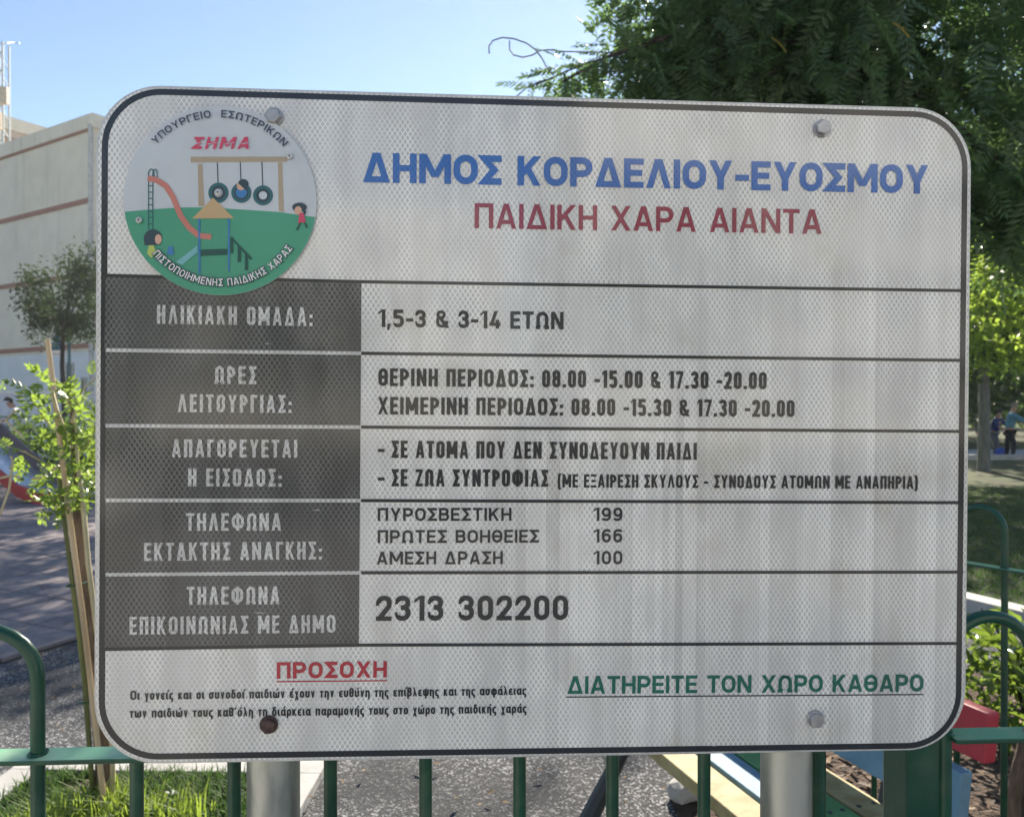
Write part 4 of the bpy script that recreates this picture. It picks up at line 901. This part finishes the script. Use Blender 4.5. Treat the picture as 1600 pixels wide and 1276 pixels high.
# ---- generic tree made of leaf quads
def kite(l, w_): return (np.array([(0, 0, 0), (l*.45, w_/2, .0), (l, 0, -.1*l), (l*.45, -w_/2, .0)]), [(0, 1, 2), (0, 2, 3)])
def spray(l, n, w_):
    v = []; f = []
    for i in range(n):
        a, fc = kite(l * random.uniform(.7, 1.2), w_ * random.uniform(.8, 1.2)); m3 = np.array(rot_to(rand_dir(), random.uniform(-3, 3))); a = a @ m3.T + rng.normal(size=3) * l * .9; k = len(v); v += a.tolist(); f += [tuple(i_ + k for i_ in q) for q in fc]
    return np.array(v), f
def leafy_tree(name, base_, label, ells, leaf_l, leaf_w, nspray, mat, trunk_r, h_t, cat='tree', bark='dark_bark', per=9, group=None, thr=-.15, freq=.8, lean=(0, 0)):
    root = empty(name, base_, label=label, cat=cat, group=group); B = Vector(base_)
    top_ = Vector((lean[0], lean[1], h_t)); MB().tube([(0, 0, -.05), top_ * .3 + Vector((.02, 0, 0)), top_ * .65 - Vector((.03, .02, 0)), top_], [trunk_r * 1.15, trunk_r, trunk_r * .85, trunk_r * .6], 10).build('trunk', M[bark], root, smooth=True)
    mb = MB()
    for (c, r) in ells:
        for k in range(3):
            e = Vector(c) + rand_dir(.3) * min(r) * .7; mb.tube([top_ * .9, top_.lerp(e, .5) + Vector((0, 0, .2)), e], [trunk_r * .45, trunk_r * .25, trunk_r * .06], 6)
    mb.build('limbs', M[bark], root, smooth=True)
    sv = [spray(leaf_l, per, leaf_w) for _ in range(8)]; its = []; tot = sum(r[0]*r[1]*r[2] for c, r in ells)
    for c, r in ells:
        for q in ell(c, r, int(nspray * r[0]*r[1]*r[2] / tot), .15, clumpy(freq, thr, B.x)):
            vv, ff = random.choice(sv); its.append((vv, ff, rot_to(rand_dir(), random.uniform(-3, 3)), q, random.uniform(.7, 1.3)))
    mass('crown', its, mat, root, kind='stuff'); return root
# young round tree in front of the building
leafy_tree('round_tree', (-11.55, 19.8, 0), 'young round-crowned tree with a thin trunk before the cream block', [((0, 0, 4.15), (1.15, 1.1, 1.0)), ((.55, 0, 4.9), (.75, .7, .7)), ((-.3, .1, 3.4), (.7, .7, .45)), ((.9, 0, 3.6), (.7, .7, .6))], .10, .055, 700, M['leaf_round'], .07, 3.8, per=10, thr=-.12, freq=1.6)
# unseen trees added behind the board to keep the ground in shade
leafy_tree('added_shade_tree', (-5.3, 17.5, 0), 'unseen broad tree added beyond the paving for shade, left of its neighbours', [((0, 0, 4.5), (2.3, 1.8, 1.9))], .16, .08, 900, M['leaf_far'], .16, 3.6, freq=.7, thr=-.2)
leafy_tree('added_shade_tree', (-1.4, 14.5, 0), 'unseen broad tree added on the asphalt behind the board for shade', [((0, 0, 4.7), (2.6, 2.0, 2.0))], .16, .08, 1100, M['leaf_far'], .17, 3.6, freq=.7, thr=-.25)
leafy_tree('added_shade_tree', (2.6, 15.0, 0), 'unseen broad tree added near the lawn kerb behind the board for shade', [((0, 0, 4.8), (2.2, 2.0, 2.1))], .16, .08, 900, M['leaf_far'], .17, 3.6, freq=.7, thr=-.2)
leafy_tree('added_shade_tree', (6.2, 17.2, 0), 'unseen broad tree added behind the right half of the board to shade the lawn', [((0, 0, 4.8), (2.5, 2.2, 2.2))], .16, .08, 1300, M['leaf_far'], .16, 3.6, freq=.7, thr=-.35)
leafy_tree('street_tree', (-6.8, -13.5, 0), 'bushy street tree across the pavement behind the photographer, left', [((0, 0, 3.4), (2.2, 2.0, 1.9))], .18, .09, 700, M['leaf_far'], .14, 2.6, thr=-.1)
leafy_tree('street_tree', (-2.6, -15.5, 0), 'smaller street tree behind the photographer, in the middle', [((0, 0, 3.0), (1.9, 1.7, 1.5))], .18, .09, 520, M['leaf_far'], .12, 2.4, thr=-.1)
leafy_tree('street_tree', (5.2, -14.0, 0), 'bushy street tree across the pavement behind the photographer, right', [((0, 0, 3.8), (2.3, 2.0, 2.1))], .18, .09, 700, M['leaf_far'], .14, 2.8, thr=-.1)
# right side
leafy_tree('backlit_tree', (6.9, 9.6, 0), 'tree with glowing yellow-green leaves at the right edge under the dark crown', [((-.45, 0, 2.75), (1.15, 1.3, 1.0)), ((.5, .5, 4.3), (1.5, 1.4, 1.2))], .11, .055, 1150, M['leaf_bright'], .10, 2.6, freq=1.3, thr=-.12)
leafy_tree('lawn_tree', (9.95, 16.2, 0), 'grey-trunked tree standing on the lawn at the right edge', [((0, 0, 5.0), (3.0, 2.6, 2.6)), ((1.6, 0, 3.0), (2.2, 1.8, 1.0)), ((-1.2, 0, 2.9), (1.3, 1.5, .8))], .17, .085, 2400, M['leaf_far'], .11, 4.0, bark='grey_bark', freq=.6, thr=-.28)
for k, (x, y, h_, r_, lb) in enumerate(((15.5, 27, 5.5, 3.4, 'dark green tree across the far path, nearest the lawn tree'), (21, 29, 6, 3.8, 'dark green tree across the far path at the right edge'), (10, 34, 6, 4, 'tall dark tree in the back row behind the lawn'), (4, 36, 5.2, 3.6, 'dark tree in the back row hidden behind the board'), (26, 36, 7, 4.5, 'tallest tree of the back row at the far right'), (17.5, 38, 7, 4.5, 'tall tree of the back row between its neighbours'))):
    leafy_tree('park_tree', (x, y, 0), lb, [((0, 0, h_), (r_, r_ * .8, r_ * .95)), ((0, 0, h_ - r_ * .8), (r_ * .9, r_ * .8, r_ * .55))], .30, .16, 1300, M['leaf_far'], .22, h_ * .8, group='trees beyond the lawn', freq=.35, thr=-.4, per=8)

# hedges far left and far right
def hedge(name, c, size, n, label, mat, l=.12, cat='hedge'):
    root = empty(name, c, label=label, cat=cat); sv = [spray(l, 8, l * .5) for _ in range(6)]; its = []
    for _ in range(n):
        q = Vector((random.uniform(-1, 1) * size[0], random.uniform(-1, 1) * size[1], random.uniform(.02, 1) * size[2])); vv, ff = random.choice(sv); its.append((vv, ff, rot_to(rand_dir(), random.uniform(-3, 3)), q, random.uniform(.6, 1.3)))
    mass('foliage', its, mat, root, kind='stuff')
    mb = MB()
    for k in range(6): x = (k / 5 - .5) * 1.7 * size[0]; mb.tube([(x, 0, -.03), (x + .1, .05, size[2] * .8)], .03, 6)
    mb.build('stems', M['dark_bark'], root); return root
hedge('hedge', (-8.6, 14.4, 0), (2.6, .45, 1.1), 520, 'clipped dark green hedge behind the slide', M['leaf_far'])
hedge('hedge', (21, 45, 0), (24, 1.5, 3.2), 1700, 'long dark hedge closing the park beyond the trees', M['leaf_far'], .5)
hedge('flowering_shrub', (-15.2, 21.2, 0), (1.3, .4, 2.2), 200, 'yellow-green shrub topping the white wall at the left edge', M['leaf_bright'])

# white wall, railing, street lamp on the left
M['whitewash'] = simple('blue_white_paint', (.66, .70, .76), .8, (.56, .60, .68), 1.2)
ww = empty('boundary_wall', (-12, 20.5, 0), label='low blue-white boundary wall in front of the cream block', cat='wall')
MB().box((-8, 0, 0), (7, .22, 1.74)).build('wall_body', M['whitewash'], ww); MB().box((-8.05, -.05, 1.74), (7.05, .27, 1.82)).build('coping', M['cream_low'], ww)
M['grey_green'] = simple('grey_green_paint', (.20, .27, .25), .5)
fr = empty('railing_fence', (-9.5, 15.6, 0), label='pale upright-bar railing between hedge and white wall', cat='fence')
for k in range(44):
    if k == 0:
        barme = MB().tube([(0, 0, 0), (0, 0, 1.25)], .016, 6); me = mesh('bar', barme.v, barme.f); me.materials.append(M['grey_green'])
    o = link('bar', me, fr); o.location = (-3 + k * .14, 0, 0)
for z in (.15, 1.2): MB().box((-3.1, -.02, z), (3.2, .02, z + .05)).build('rail', M['grey_green'], fr)
lp = P(108, 560, 27); lamp = empty('street_lamp', (lp.x, lp.y, 0), label='dark teal street lamp with a bell shade behind the round tree', cat='lamp')
M['teal'] = simple('teal_enamel', (.02, .09, .11), .4)
MB().tube([(0, 0, 0), (0, 0, 1.0), (0, 0, 5.0)], [.08, .06, .05], 8).build('pole', M['teal'], lamp, smooth=True)
MB().tube([(0, 0, 4.6), (-.25, 0, 4.75), (-.42, 0, 4.55), (-.42, 0, 4.0)], .025, 6).build('arm', M['teal'], lamp, smooth=True)
mb = MB(); lathe(mb, (-.42, 0, 3.35), [(.26, 0), (.24, .06), (.12, .3), (.09, .55), (.03, .62)], 14); mb.build('lamp_shade', M['teal'], lamp, smooth=True)
mb = MB(); lathe(mb, (-.42, 0, 3.2), [(.05, 0), (.2, .08), (.22, .15)], 12); mb.build('lamp_glass', M['cream_low'], lamp, smooth=True)

# ---- slide
sl_ = empty('playground_slide', (-7.0, 11.3, 0), label='playground slide with a bluish steel chute and red side panel', cat='slide')
prof = [(-3.0, 1.75), (-2.3, 1.72), (-1.5, 1.15), (-.9, .68), (-.3, .28), (.1, .17), (.62, .15)]
Mr = Matrix.Rotation(R(-14), 4, 'Z'); M['chute'] = simple('steel_chute', (.55, .60, .66), .28, (.45, .5, .56), 3, metal=.6); M['sred'] = simple('red_panel', (.45, .035, .04), .4, (.38, .03, .03), 3); M['sgrey'] = simple('grey_panel', (.16, .14, .15), .5)
mb = MB()
for i in range(len(prof) - 1):
    (xa, za), (xb, zb) = prof[i], prof[i+1]; mb.add([Mr @ Vector(p) for p in ((xa, -.02, za), (xb, -.02, zb), (xb, .55, zb), (xa, .55, za))], [(0, 1, 2, 3)])
mb.build('chute', M['chute'], sl_, smooth=True)
def sidep(y, mt, hgt, nm, dn=.0):
    mb = MB()
    for i in range(len(prof) - 1):
        (xa, za), (xb, zb) = prof[i], prof[i+1]; v = [Mr @ Vector(p) for p in ((xa, y, za - dn), (xb, y, zb - dn), (xb, y, zb + hgt), (xa, y, za + hgt), (xa, y + .04, za - dn), (xb, y + .04, zb - dn), (xb, y + .04, zb + hgt), (xa, y + .04, za + hgt))]
        mb.add(v, [(0,1,2,3), (7,6,5,4), (3,2,6,7), (0,4,5,1), (1,5,6,2), (0,3,7,4)])
    mb.build(nm, mt, sl_)
sidep(-.06, M['sred'], .02, 'side_panel', .16); sidep(.56, M['sgrey'], .22, 'side_panel', .05)
MB().box((.12, -.05, .135), (.66, .6, .16), M=Mr).build('slide_lip', M['whitewash'], sl_)
for x_, z in ((.5, .13), (-.3, .2)):
    for y_ in (.1, .45): MB().tube([Mr @ Vector((x_, y_, 0)), Mr @ Vector((x_, y_, z))], .03, 6).build('slide_foot', M['sgrey'], sl_)
mb = MB(); mb.box((-3.9, -.1, 1.66), (-2.98, .65, 1.72), M=Mr)
for x_ in (-3.85, -3.1):
    for y_ in (-.05, .58): mb.box((x_, y_, 0), (x_ + .08, y_ + .08, 2.5), M=Mr)
mb.build('tower', M['sgrey'], sl_)

# ---- sapling with stakes
sb = gnd(163, 1252, .02); sap = empty('sapling', (sb.x, sb.y, 0), label='young staked sapling with bright leaves left of the board', cat='tree')
def onp(px, py, d): return P(px, py, d) - Vector((sb.x, sb.y, 0))
D0 = sb.y
pts = [onp(164, 1262, D0), onp(163, 1180, D0), onp(150, 1060, D0 + .01), onp(138, 940, D0 + .02), onp(126, 840, D0 + .01), onp(118, 740, D0), onp(112, 640, D0), onp(108, 600, D0)]; pts[0].z = -.02
MB().tube(pts, [.036, .032, .029, .027, .023, .012, .007, .004], 12).build('trunk', M['bark'], sap, smooth=True)
side = [onp(176, 1170, D0 - .05), onp(166, 1090, D0 - .06), onp(148, 960, D0 - .07), onp(138, 880, D0 - .07), onp(131, 800, D0 - .06), onp(122, 730, D0 - .05), onp(116, 650, D0 - .04)]
MB().tube([Vector((side[0].x, side[0].y, -.02))] + side, [.009] * 6 + [.006, .003], 7).build('side_stem', M['dry_stalk'], sap, smooth=True)
twl = [[(112, 760), (80, 730), (40, 706), (12, 697)], [(114, 720), (140, 690), (152, 660)], [(112, 660), (128, 610), (150, 590)], [(110, 690), (75, 660), (60, 640), (48, 615)], [(118, 780), (90, 790), (80, 800)], [(112, 700), (90, 640), (80, 600)], [(120, 790), (142, 770), (155, 740)], [(112, 640), (98, 605), (78, 585)]]
lsap = []
for _ in range(6):
    v_, f_ = compound_leaf(.095, 4, .032, .019, droop=.2, ang=55); me = mesh('leaf', [tuple(x) for x in v_], f_); me.materials.append(M['leaf_sap']); lsap.append(me)
for l in twl:
    pp = [onp(x, y, D0 + random.uniform(-.12, .12)) for x, y in l]; MB().tube(pp, [.006, .004, .003, .002][:len(pp)], 5).build('twig', M['dry_stalk'], sap)
    for i in range(len(pp) - 1):
        n_ = max(3, int((pp[i+1] - pp[i]).length / .026))
        for k in range(n_):
            q = pp[i].lerp(pp[i+1], random.random()) + Vector(rng.normal(size=3)) * .016; o = link('leaf', random.choice(lsap), sap); o.matrix_local = Matrix.Translation(q) @ rot_to(rand_dir(.1), random.uniform(-1, 1)).to_4x4() @ Matrix.Scale(random.uniform(.6, 1.15), 4)
for _ in range(48):
    q = onp(random.gauss(114, 24), random.uniform(640, 800), D0 + random.gauss(0, .09)); o = link('leaf', random.choice(lsap), sap); o.matrix_local = Matrix.Translation(q) @ rot_to(rand_dir(.1), random.uniform(-1, 1)).to_4x4() @ Matrix.Scale(random.uniform(.6, 1.1), 4)
st = [onp(153, 1165, D0 - .10), onp(74, 530, D0 - .05)]; base_s = st[0] + (st[0] - st[1]) * .18; base_s.z = -.02
sk = MB().tube([base_s, st[0], st[0].lerp(st[1], .33) + Vector((.004, 0, 0)), st[0].lerp(st[1], .66), st[1]], [.0105, .010, .0095, .009, .009], 9).build('cane_stake', M['bamboo'], smooth=True)
sk.location = (sb.x, sb.y, 0); tag(sk, 'tall dry bamboo stake leaning beside the sapling, its tip above the leaves', 'stake')
st = [onp(148, 1262, D0 - .03), onp(132, 1060, D0 - .02), onp(92, 745, D0)]; st[0].z = -.02
sk = MB().tube(st, [.0095, .009, .008], 9).build('cane_stake', M['green_cane'], smooth=True); sk.location = (sb.x, sb.y, 0); tag(sk, 'shorter green cane tied left of the sapling trunk', 'stake')
for px, py in ((122, 919), (141, 1098)):
    mb = MB(); c = onp(px, py, D0 - .03); mb.tube([c + Vector((.035 * math.cos(a), .05 * math.sin(a), .004 * a)) for a in [k * math.pi / 6 for k in range(13)]], .003, 5); mb.build('plant_tie', G, sap)
dr = empty('dry_stalk', (*gnd(2, 1000)[:2], 0), label='bent dry stalks among the sapling leaves at the left edge', cat='stalk'); o0 = Vector((dr.location.x, dr.location.y, 0))
for crv in ([(2, 798), (14, 765), (20, 720), (17, 712)], [(35, 682), (9, 657), (24, 640)], [(-5, 748), (20, 742), (32, 748)], [(50, 748), (66, 745)], [(80, 735), (92, 727)], [(2, 798), (-20, 860), (-60, 1000), (-80, 1250)]):
    MB().tube([P(x, y, 2.6) - o0 for x, y in crv], .004, 5).build('stalk', M['dry_stalk'], dr)

# ---- grass in the bed
def blades(name, pts, h, w_, mat, lean=.5, parent=None, **k):
    V = []; Fc = []
    for x, y, z in pts:
        hh = random.uniform(*h); a = random.uniform(0, 6.283); ww_ = random.uniform(.6, 1) * w_; d = np.array((math.cos(a), math.sin(a), 0)); s = np.array((-math.sin(a), math.cos(a), 0)) * ww_ / 2; l = random.random() * lean * hh; p = np.array((x, y, z)); n_ = len(V)
        m1 = p + d * l * .35 + np.array((0, 0, hh * .6)); tp = p + d * l + np.array((0, 0, hh * random.uniform(.75, 1)))
        V += [p - s, p + s, m1 + s * .8, m1 - s * .8, tp]; Fc += [(n_, n_+1, n_+2, n_+3), (n_+3, n_+2, n_+4)]
    return link(name, mesh(name, [tuple(v) for v in V], Fc), parent, mat, kind='stuff', **k)
bp = []
while len(bp) < 17000:
    x, y = random.uniform(X0 + W_, X1 - W_*.8), random.uniform(Y0 + W_, Y1 - W_)
    if y < 2.2 and random.random() < .5: continue
    if mnoise.noise(Vector((x * 5, y * 5, 0))) > -.32: p = bedpt(x, y); bp.append((p[0], p[1], .01))
blades('bed_grass', bp, (.02, .07), .006, M['grass'], 1.1)
tp = []
for cx, cy, n_, s in ((sb.x + .06, sb.y - .10, 230, .05), (sb.x - .06, sb.y - .22, 180, .06), (-1.33, 2.72, 150, .05), (-1.17, 2.68, 140, .045), (-1.62, 2.55, 160, .05), (-1.5, 2.6, 140, .06)):
    for _ in range(n_): tp.append((random.gauss(cx, s), random.gauss(cy, s), .01))
blades('tall_grass', tp, (.06, .17), .008, M['tuft'], 1.2)
kp_ = []
while len(kp_) < 14000:
    y = random.uniform(3.5, 13) ; x = y * random.uniform(.5, .74)
    q = Vector((x, y)) - K0
    if q.dot(KN) > .2: kp_.append((x, y, .07))
blades('lawn_grass', kp_, (.02, .055), .010, M['grass'], 1.2)
# scraps on the ground
M['petal'] = simple('white_petal', (.8, .8, .78), .7)
c = gnd(268, 1241, .09); mb = MB()
for k in range(5): a = k * 1.3; mb.add([(0, 0, 0), (.02 * math.cos(a), .02 * math.sin(a), .008), (.026 * math.cos(a + .35), .026 * math.sin(a + .35), .001 + .004 * k), (.018 * math.cos(a + .8), .018 * math.sin(a + .8), .012)], [(0, 1, 2, 3)])
o = mb.build('paper_scrap', M['petal']); o.location = c; tag(o, 'small crumpled white paper scrap on the grass', 'litter')

# ---- shrub on the right
sx0 = Vector((2.42, 3.55, 0)); shr = empty('shrub', sx0, label='glossy-leaved shrub with sunlit yellow-green tips behind the right fence hoop', cat='shrub')
mb = MB()
for k in range(9): a = random.uniform(0, 6.28); e = Vector((math.cos(a) * .3, math.sin(a) * .25, random.uniform(.3, .5))); mb.tube([(random.uniform(-.1, .1), random.uniform(-.1, .1), -.02), e * .5 + Vector((0, 0, .1)), e], [.010, .007, .003], 5)
mb.build('stems', M['dark_bark'], shr)
def broad(l, w_): return [(0, 0, 0), (l*.3, w_*.5, .012), (l*.65, w_*.42, .004), (l, 0, -.02), (l*.65, -w_*.42, .004), (l*.3, -w_*.5, .012), (l*.33, 0, -.006), (l*.66, 0, -.01)], [(0, 6, 1), (6, 7, 2, 1), (7, 3, 2), (0, 5, 6), (5, 4, 7, 6), (4, 3, 7)]
bl = []
for l, w_ in ((.10, .035), (.085, .03), (.12, .038)):
    v_, f_ = broad(l, w_); me = mesh('leaf', v_, f_, True); me.materials.append(M['leaf_shrub']); bl.append(me)
for k in range(290):
    q = ell((0, 0, .26), (.5, .42, .25), 1)[0]; q.z = max(q.z, .03); o = link('leaf', random.choice(bl), shr); o.matrix_local = Matrix.Translation(q) @ rot_to(Vector((q.x, q.y, .1 + q.z * .8)) + rand_dir() * .5, random.uniform(-1, 1)).to_4x4() @ Matrix.Scale(random.uniform(.7, 1.1), 4)
its = []
for k in range(520):
    q = ell((0, 0, .22), (.62, .5, .27), 1)[0]; q.z = max(q.z, .02); v_, f_ = broad(.09, .03); its.append((np.array(v_), f_, rot_to(rand_dir(.3), random.uniform(-1, 1)), q, random.uniform(.7, 1.1)))
mass('inner_foliage', its, M['leaf_shrub'], shr, kind='stuff')
# twisted stem at the bottom right corner
vb = gnd(1585, 1300); vt = empty('woody_stem', (vb.x, vb.y, 0), label='twisted woody stem in the bottom right corner', cat='plant')
for pl, r0 in (([(1584, 1330), (1582, 1250), (1592, 1200), (1604, 1150)], .028), ([(1592, 1300), (1600, 1240), (1596, 1190), (1612, 1140)], .012), ([(1570, 1300), (1578, 1230), (1597, 1180), (1606, 1130)], .006)):
    MB().tube([P(x, y, 2.55) - Vector((vb.x, vb.y, 0)) for x, y in pl], [r0, r0 * .9, r0 * .8, r0 * .7], 8).build('stem', M['bark'], vt, smooth=True)
# mulch chips and dry leaves on the soil
V = []; Fc = []
for _ in range(2600):
    x, y = random.uniform(.7, 4.2), random.uniform(1.6, 4.2)
    l, w_ = random.uniform(.012, .035), random.uniform(.005, .014); m3 = np.array(Euler((random.uniform(-.5, .5), random.uniform(-.5, .5), random.uniform(0, 6.28))).to_matrix()); q = np.array([(-l, -w_, 0), (l, -w_*.6, 0), (l, w_, 0), (-l, w_*.7, .004)]) @ m3.T + np.array((x, y, .012)); n_ = len(V); V += q.tolist(); Fc.append((n_, n_+1, n_+2, n_+3))
M['chip'] = leafmat('mulch_chip', (.22, .13, .07), (.07, .045, .03), .05, (.2, .1, .05), .8)
link('mulch_chips', mesh('mulch_chips', V, Fc), None, M['chip'], kind='stuff')

V = []; Fc = []
for _ in range(420):
    y = random.uniform(2.2, 9); x = y * random.uniform(-.62, .45); l = random.uniform(.008, .024); m3 = np.array(Euler((random.uniform(-.4, .4), random.uniform(-.4, .4), random.uniform(0, 6.28))).to_matrix()); q = np.array([(-l, 0, 0), (0, -l * .45, .004), (l, 0, 0), (0, l * .45, .004)]) @ m3.T + np.array((x, y, .03)); n_ = len(V); V += q.tolist(); Fc.append((n_, n_+1, n_+2, n_+3))
M['dry_leaf'] = leafmat('dry_leaf', (.30, .20, .09), (.16, .10, .05), .1, (.3, .2, .08), .8)
link('fallen_leaves', mesh('fallen_leaves', V, Fc), None, M['dry_leaf'], kind='stuff')

# ================================================================== PEOPLE
def skin(name, verts, edges, radii, mat, parent, sub=2):
    me = bpy.data.meshes.new(name); me.from_pydata([tuple(v) for v in verts], edges, []); me.update(); o = bpy.data.objects.new(name, me); col.objects.link(o)
    sm = o.modifiers.new('s', 'SKIN'); ss = o.modifiers.new('u', 'SUBSURF'); ss.levels = sub; ss.render_levels = sub
    for i, r_ in enumerate(radii): me.skin_vertices[0].data[i].radius = (r_, r_) if not isinstance(r_, tuple) else r_
    for i in range(len(verts)): me.skin_vertices[0].data[i].use_root = (i == 0)
    bpy.context.view_layer.update(); m2 = bpy.data.meshes.new_from_object(o.evaluated_get(bpy.context.evaluated_depsgraph_get())); bpy.data.objects.remove(o)
    m2.polygons.foreach_set('use_smooth', [True] * len(m2.polygons)); m2.materials.clear(); m2.materials.append(mat); r0 = link(name, m2, parent); return r0
M['skin'] = simple('skin', (.45, .26, .18), .6, (.42, .24, .17), 4); M['hair'] = simple('dark_hair', (.03, .022, .018), .6)
def person(loc, rz, H, shirt, trous, label, bend=0., arms=.6, legs=(.1, -.1), hairc='hair', headx=0.):
    p = empty('person', loc, rz, label=label, cat='person'); s = H / 1.75
    hip = Vector((0, 0, .92)); fw = lambda z: Vector((0, -math.sin(bend) * z, math.cos(bend) * z))
    ch = hip + fw(.38); nk = hip + fw(.56); hd = nk + Vector((0, -math.sin(bend + headx) * .1, math.cos(bend + headx) * .12)); hd2 = nk + Vector((0, -math.sin(bend + headx) * .2, math.cos(bend + headx) * .24))
    v = [hip, ch, nk, hd, hd2]; e = [(0, 1), (1, 2), (2, 3), (3, 4)]; r_ = [(.15, .11), (.165, .11), .055, .085, .085]
    arm_v = []; leg_v = []
    for sd_ in (-1, 1):
        sh = nk + Vector((sd_ * .17, 0, -.06)); el = sh + Vector((sd_ * .05, -.25 * arms, -.24)); wr = el + Vector((-sd_ * .03, -.24 * arms, -.10 + .02 * arms)); hn = wr + Vector((0, -.08, -.02)); k = len(v)
        v += [sh, el, wr, hn]; e += [(1, k), (k, k+1), (k+1, k+2), (k+2, k+3)]; r_ += [.05, .04, .03, .035]; arm_v.append((sh, el))
    for sd_, lg in zip((-1, 1), legs):
        th_ = hip + Vector((sd_ * .09, 0, -.06)); kn = th_ + Vector((.01 * sd_, -lg * .6 - .02, -.40)); an = kn + Vector((0, lg * .2 + .02, -.40)); ft = an + Vector((0, -.14, -.03)); k = len(v)
        v += [th_, kn, an, ft]; e += [(0, k), (k, k+1), (k+1, k+2), (k+2, k+3)]; r_ += [.085, .058, .04, .038]; leg_v.append((th_, kn, an))
    sc_ = lambda L: [x * s for x in L]; rr = lambda L: [(a[0]*s, a[1]*s) if isinstance(a, tuple) else a * s for a in L]
    skin('body', sc_(v), e, rr(r_), M['skin'], p)
    vv = [ch, hip + fw(.0), nk + Vector((0, 0, -.02))]; ee = [(0, 1), (0, 2)]; r2 = [(.21, .155), (.175, .135), .10]
    for sh, el in arm_v: k = len(vv); vv += [sh, el]; ee += [(0, k), (k, k+1)]; r2 += [.085, .065]
    skin('shirt', sc_(vv), ee, rr(r2), shirt, p)
    vv = [hip + Vector((0, 0, .03))]; ee = []; r2 = [(.17, .13)]
    for a, b, c_ in leg_v: k = len(vv); vv += [a, b, c_]; ee += [(0, k), (k, k+1), (k+1, k+2)]; r2 += [.10, .075, .06]
    skin('trousers', sc_(vv), ee, rr(r2), trous, p)
    bm = bmesh.new(); bmesh.ops.create_icosphere(bm, subdivisions=3, radius=.108 * s); [bm.verts.remove(x) for x in [x for x in bm.verts if x.co.z < -.02 * s and x.co.y < .02 * s]]
    me = bpy.data.meshes.new('hair'); bm.to_mesh(me); bm.free(); o = link('hair', me, p, M[hairc]); o.location = (hd2 * s) + Vector((0, .012, .01)); return p
M['shirt_blue'] = simple('light_blue_shirt', (.10, .28, .38), .8); M['dark_cloth'] = simple('dark_trousers', (.012, .014, .02), .8); M['white_cloth'] = simple('white_shirt', (.72, .74, .76), .8); M['navy'] = simple('navy_cloth', (.02, .04, .16), .8); M['grey_cloth'] = simple('grey_cloth', (.10, .12, .13), .8); M['cap'] = simple('pale_cap', (.32, .26, .20), .8)
pp = P(1577, 722, 20.0); person((pp.x, pp.y, .06), R(70), 1.42, M['shirt_blue'], M['dark_cloth'], 'person in a light blue shirt and dark trousers holding something, on the far path', .12, 1.3, (.15, -.1), 'cap', .35)
pp = P(1552, 722, 21.0); person((pp.x, pp.y, .06), R(20), 1.25, M['navy'], M['grey_cloth'], 'person in dark navy clothes just left of the blue-shirted one', .35, .8, (.3, .1))
pp = P(1534, 722, 20.6); person((pp.x, pp.y, .06), R(-30), 1.05, M['grey_cloth'], M['grey_cloth'], 'small person in grey bending beside the lawn tree trunk', .5, .6, (.2, .0))
pp = P(40, 650, 18.5); person((pp.x, pp.y, .03), R(-60), 1.66, M['white_cloth'], M['dark_cloth'], 'person in a white shirt leaning forward before the white wall', .45, .8, (.1, -.1), 'hair', .3)
bl_ = P(1564, 705, 20.3); bm = bmesh.new(); bmesh.ops.create_uvsphere(bm, u_segments=16, v_segments=10, radius=.14); me = bpy.data.meshes.new('ball'); bm.to_mesh(me); bm.free(); M['ballblue'] = simple('ball_blue', (.03, .10, .55), .4)
o = link('ball', me, None, M['ballblue'], label='bright blue ball on the far path beside the people', cat='ball'); o.location = (bl_.x, bl_.y, .2)

# ================================================================== AIR
hm = bpy.data.materials.new('haze'); hm.use_nodes = True; t = hm.node_tree; t.nodes.remove(t.nodes['Principled BSDF'])
pv = t.nodes.new('ShaderNodeVolumePrincipled'); pv.inputs['Color'].default_value = (.93, .96, 1, 1); pv.inputs['Density'].default_value = .0008; pv.inputs['Anisotropy'].default_value = .55
t.links.new(pv.outputs[0], t.nodes['Material Output'].inputs['Volume'])
MB().box((-310, -310, -1.03), (310, 310, 24.5)).build('haze', hm, kind='stuff')
sc.cycles.volume_bounces = 1
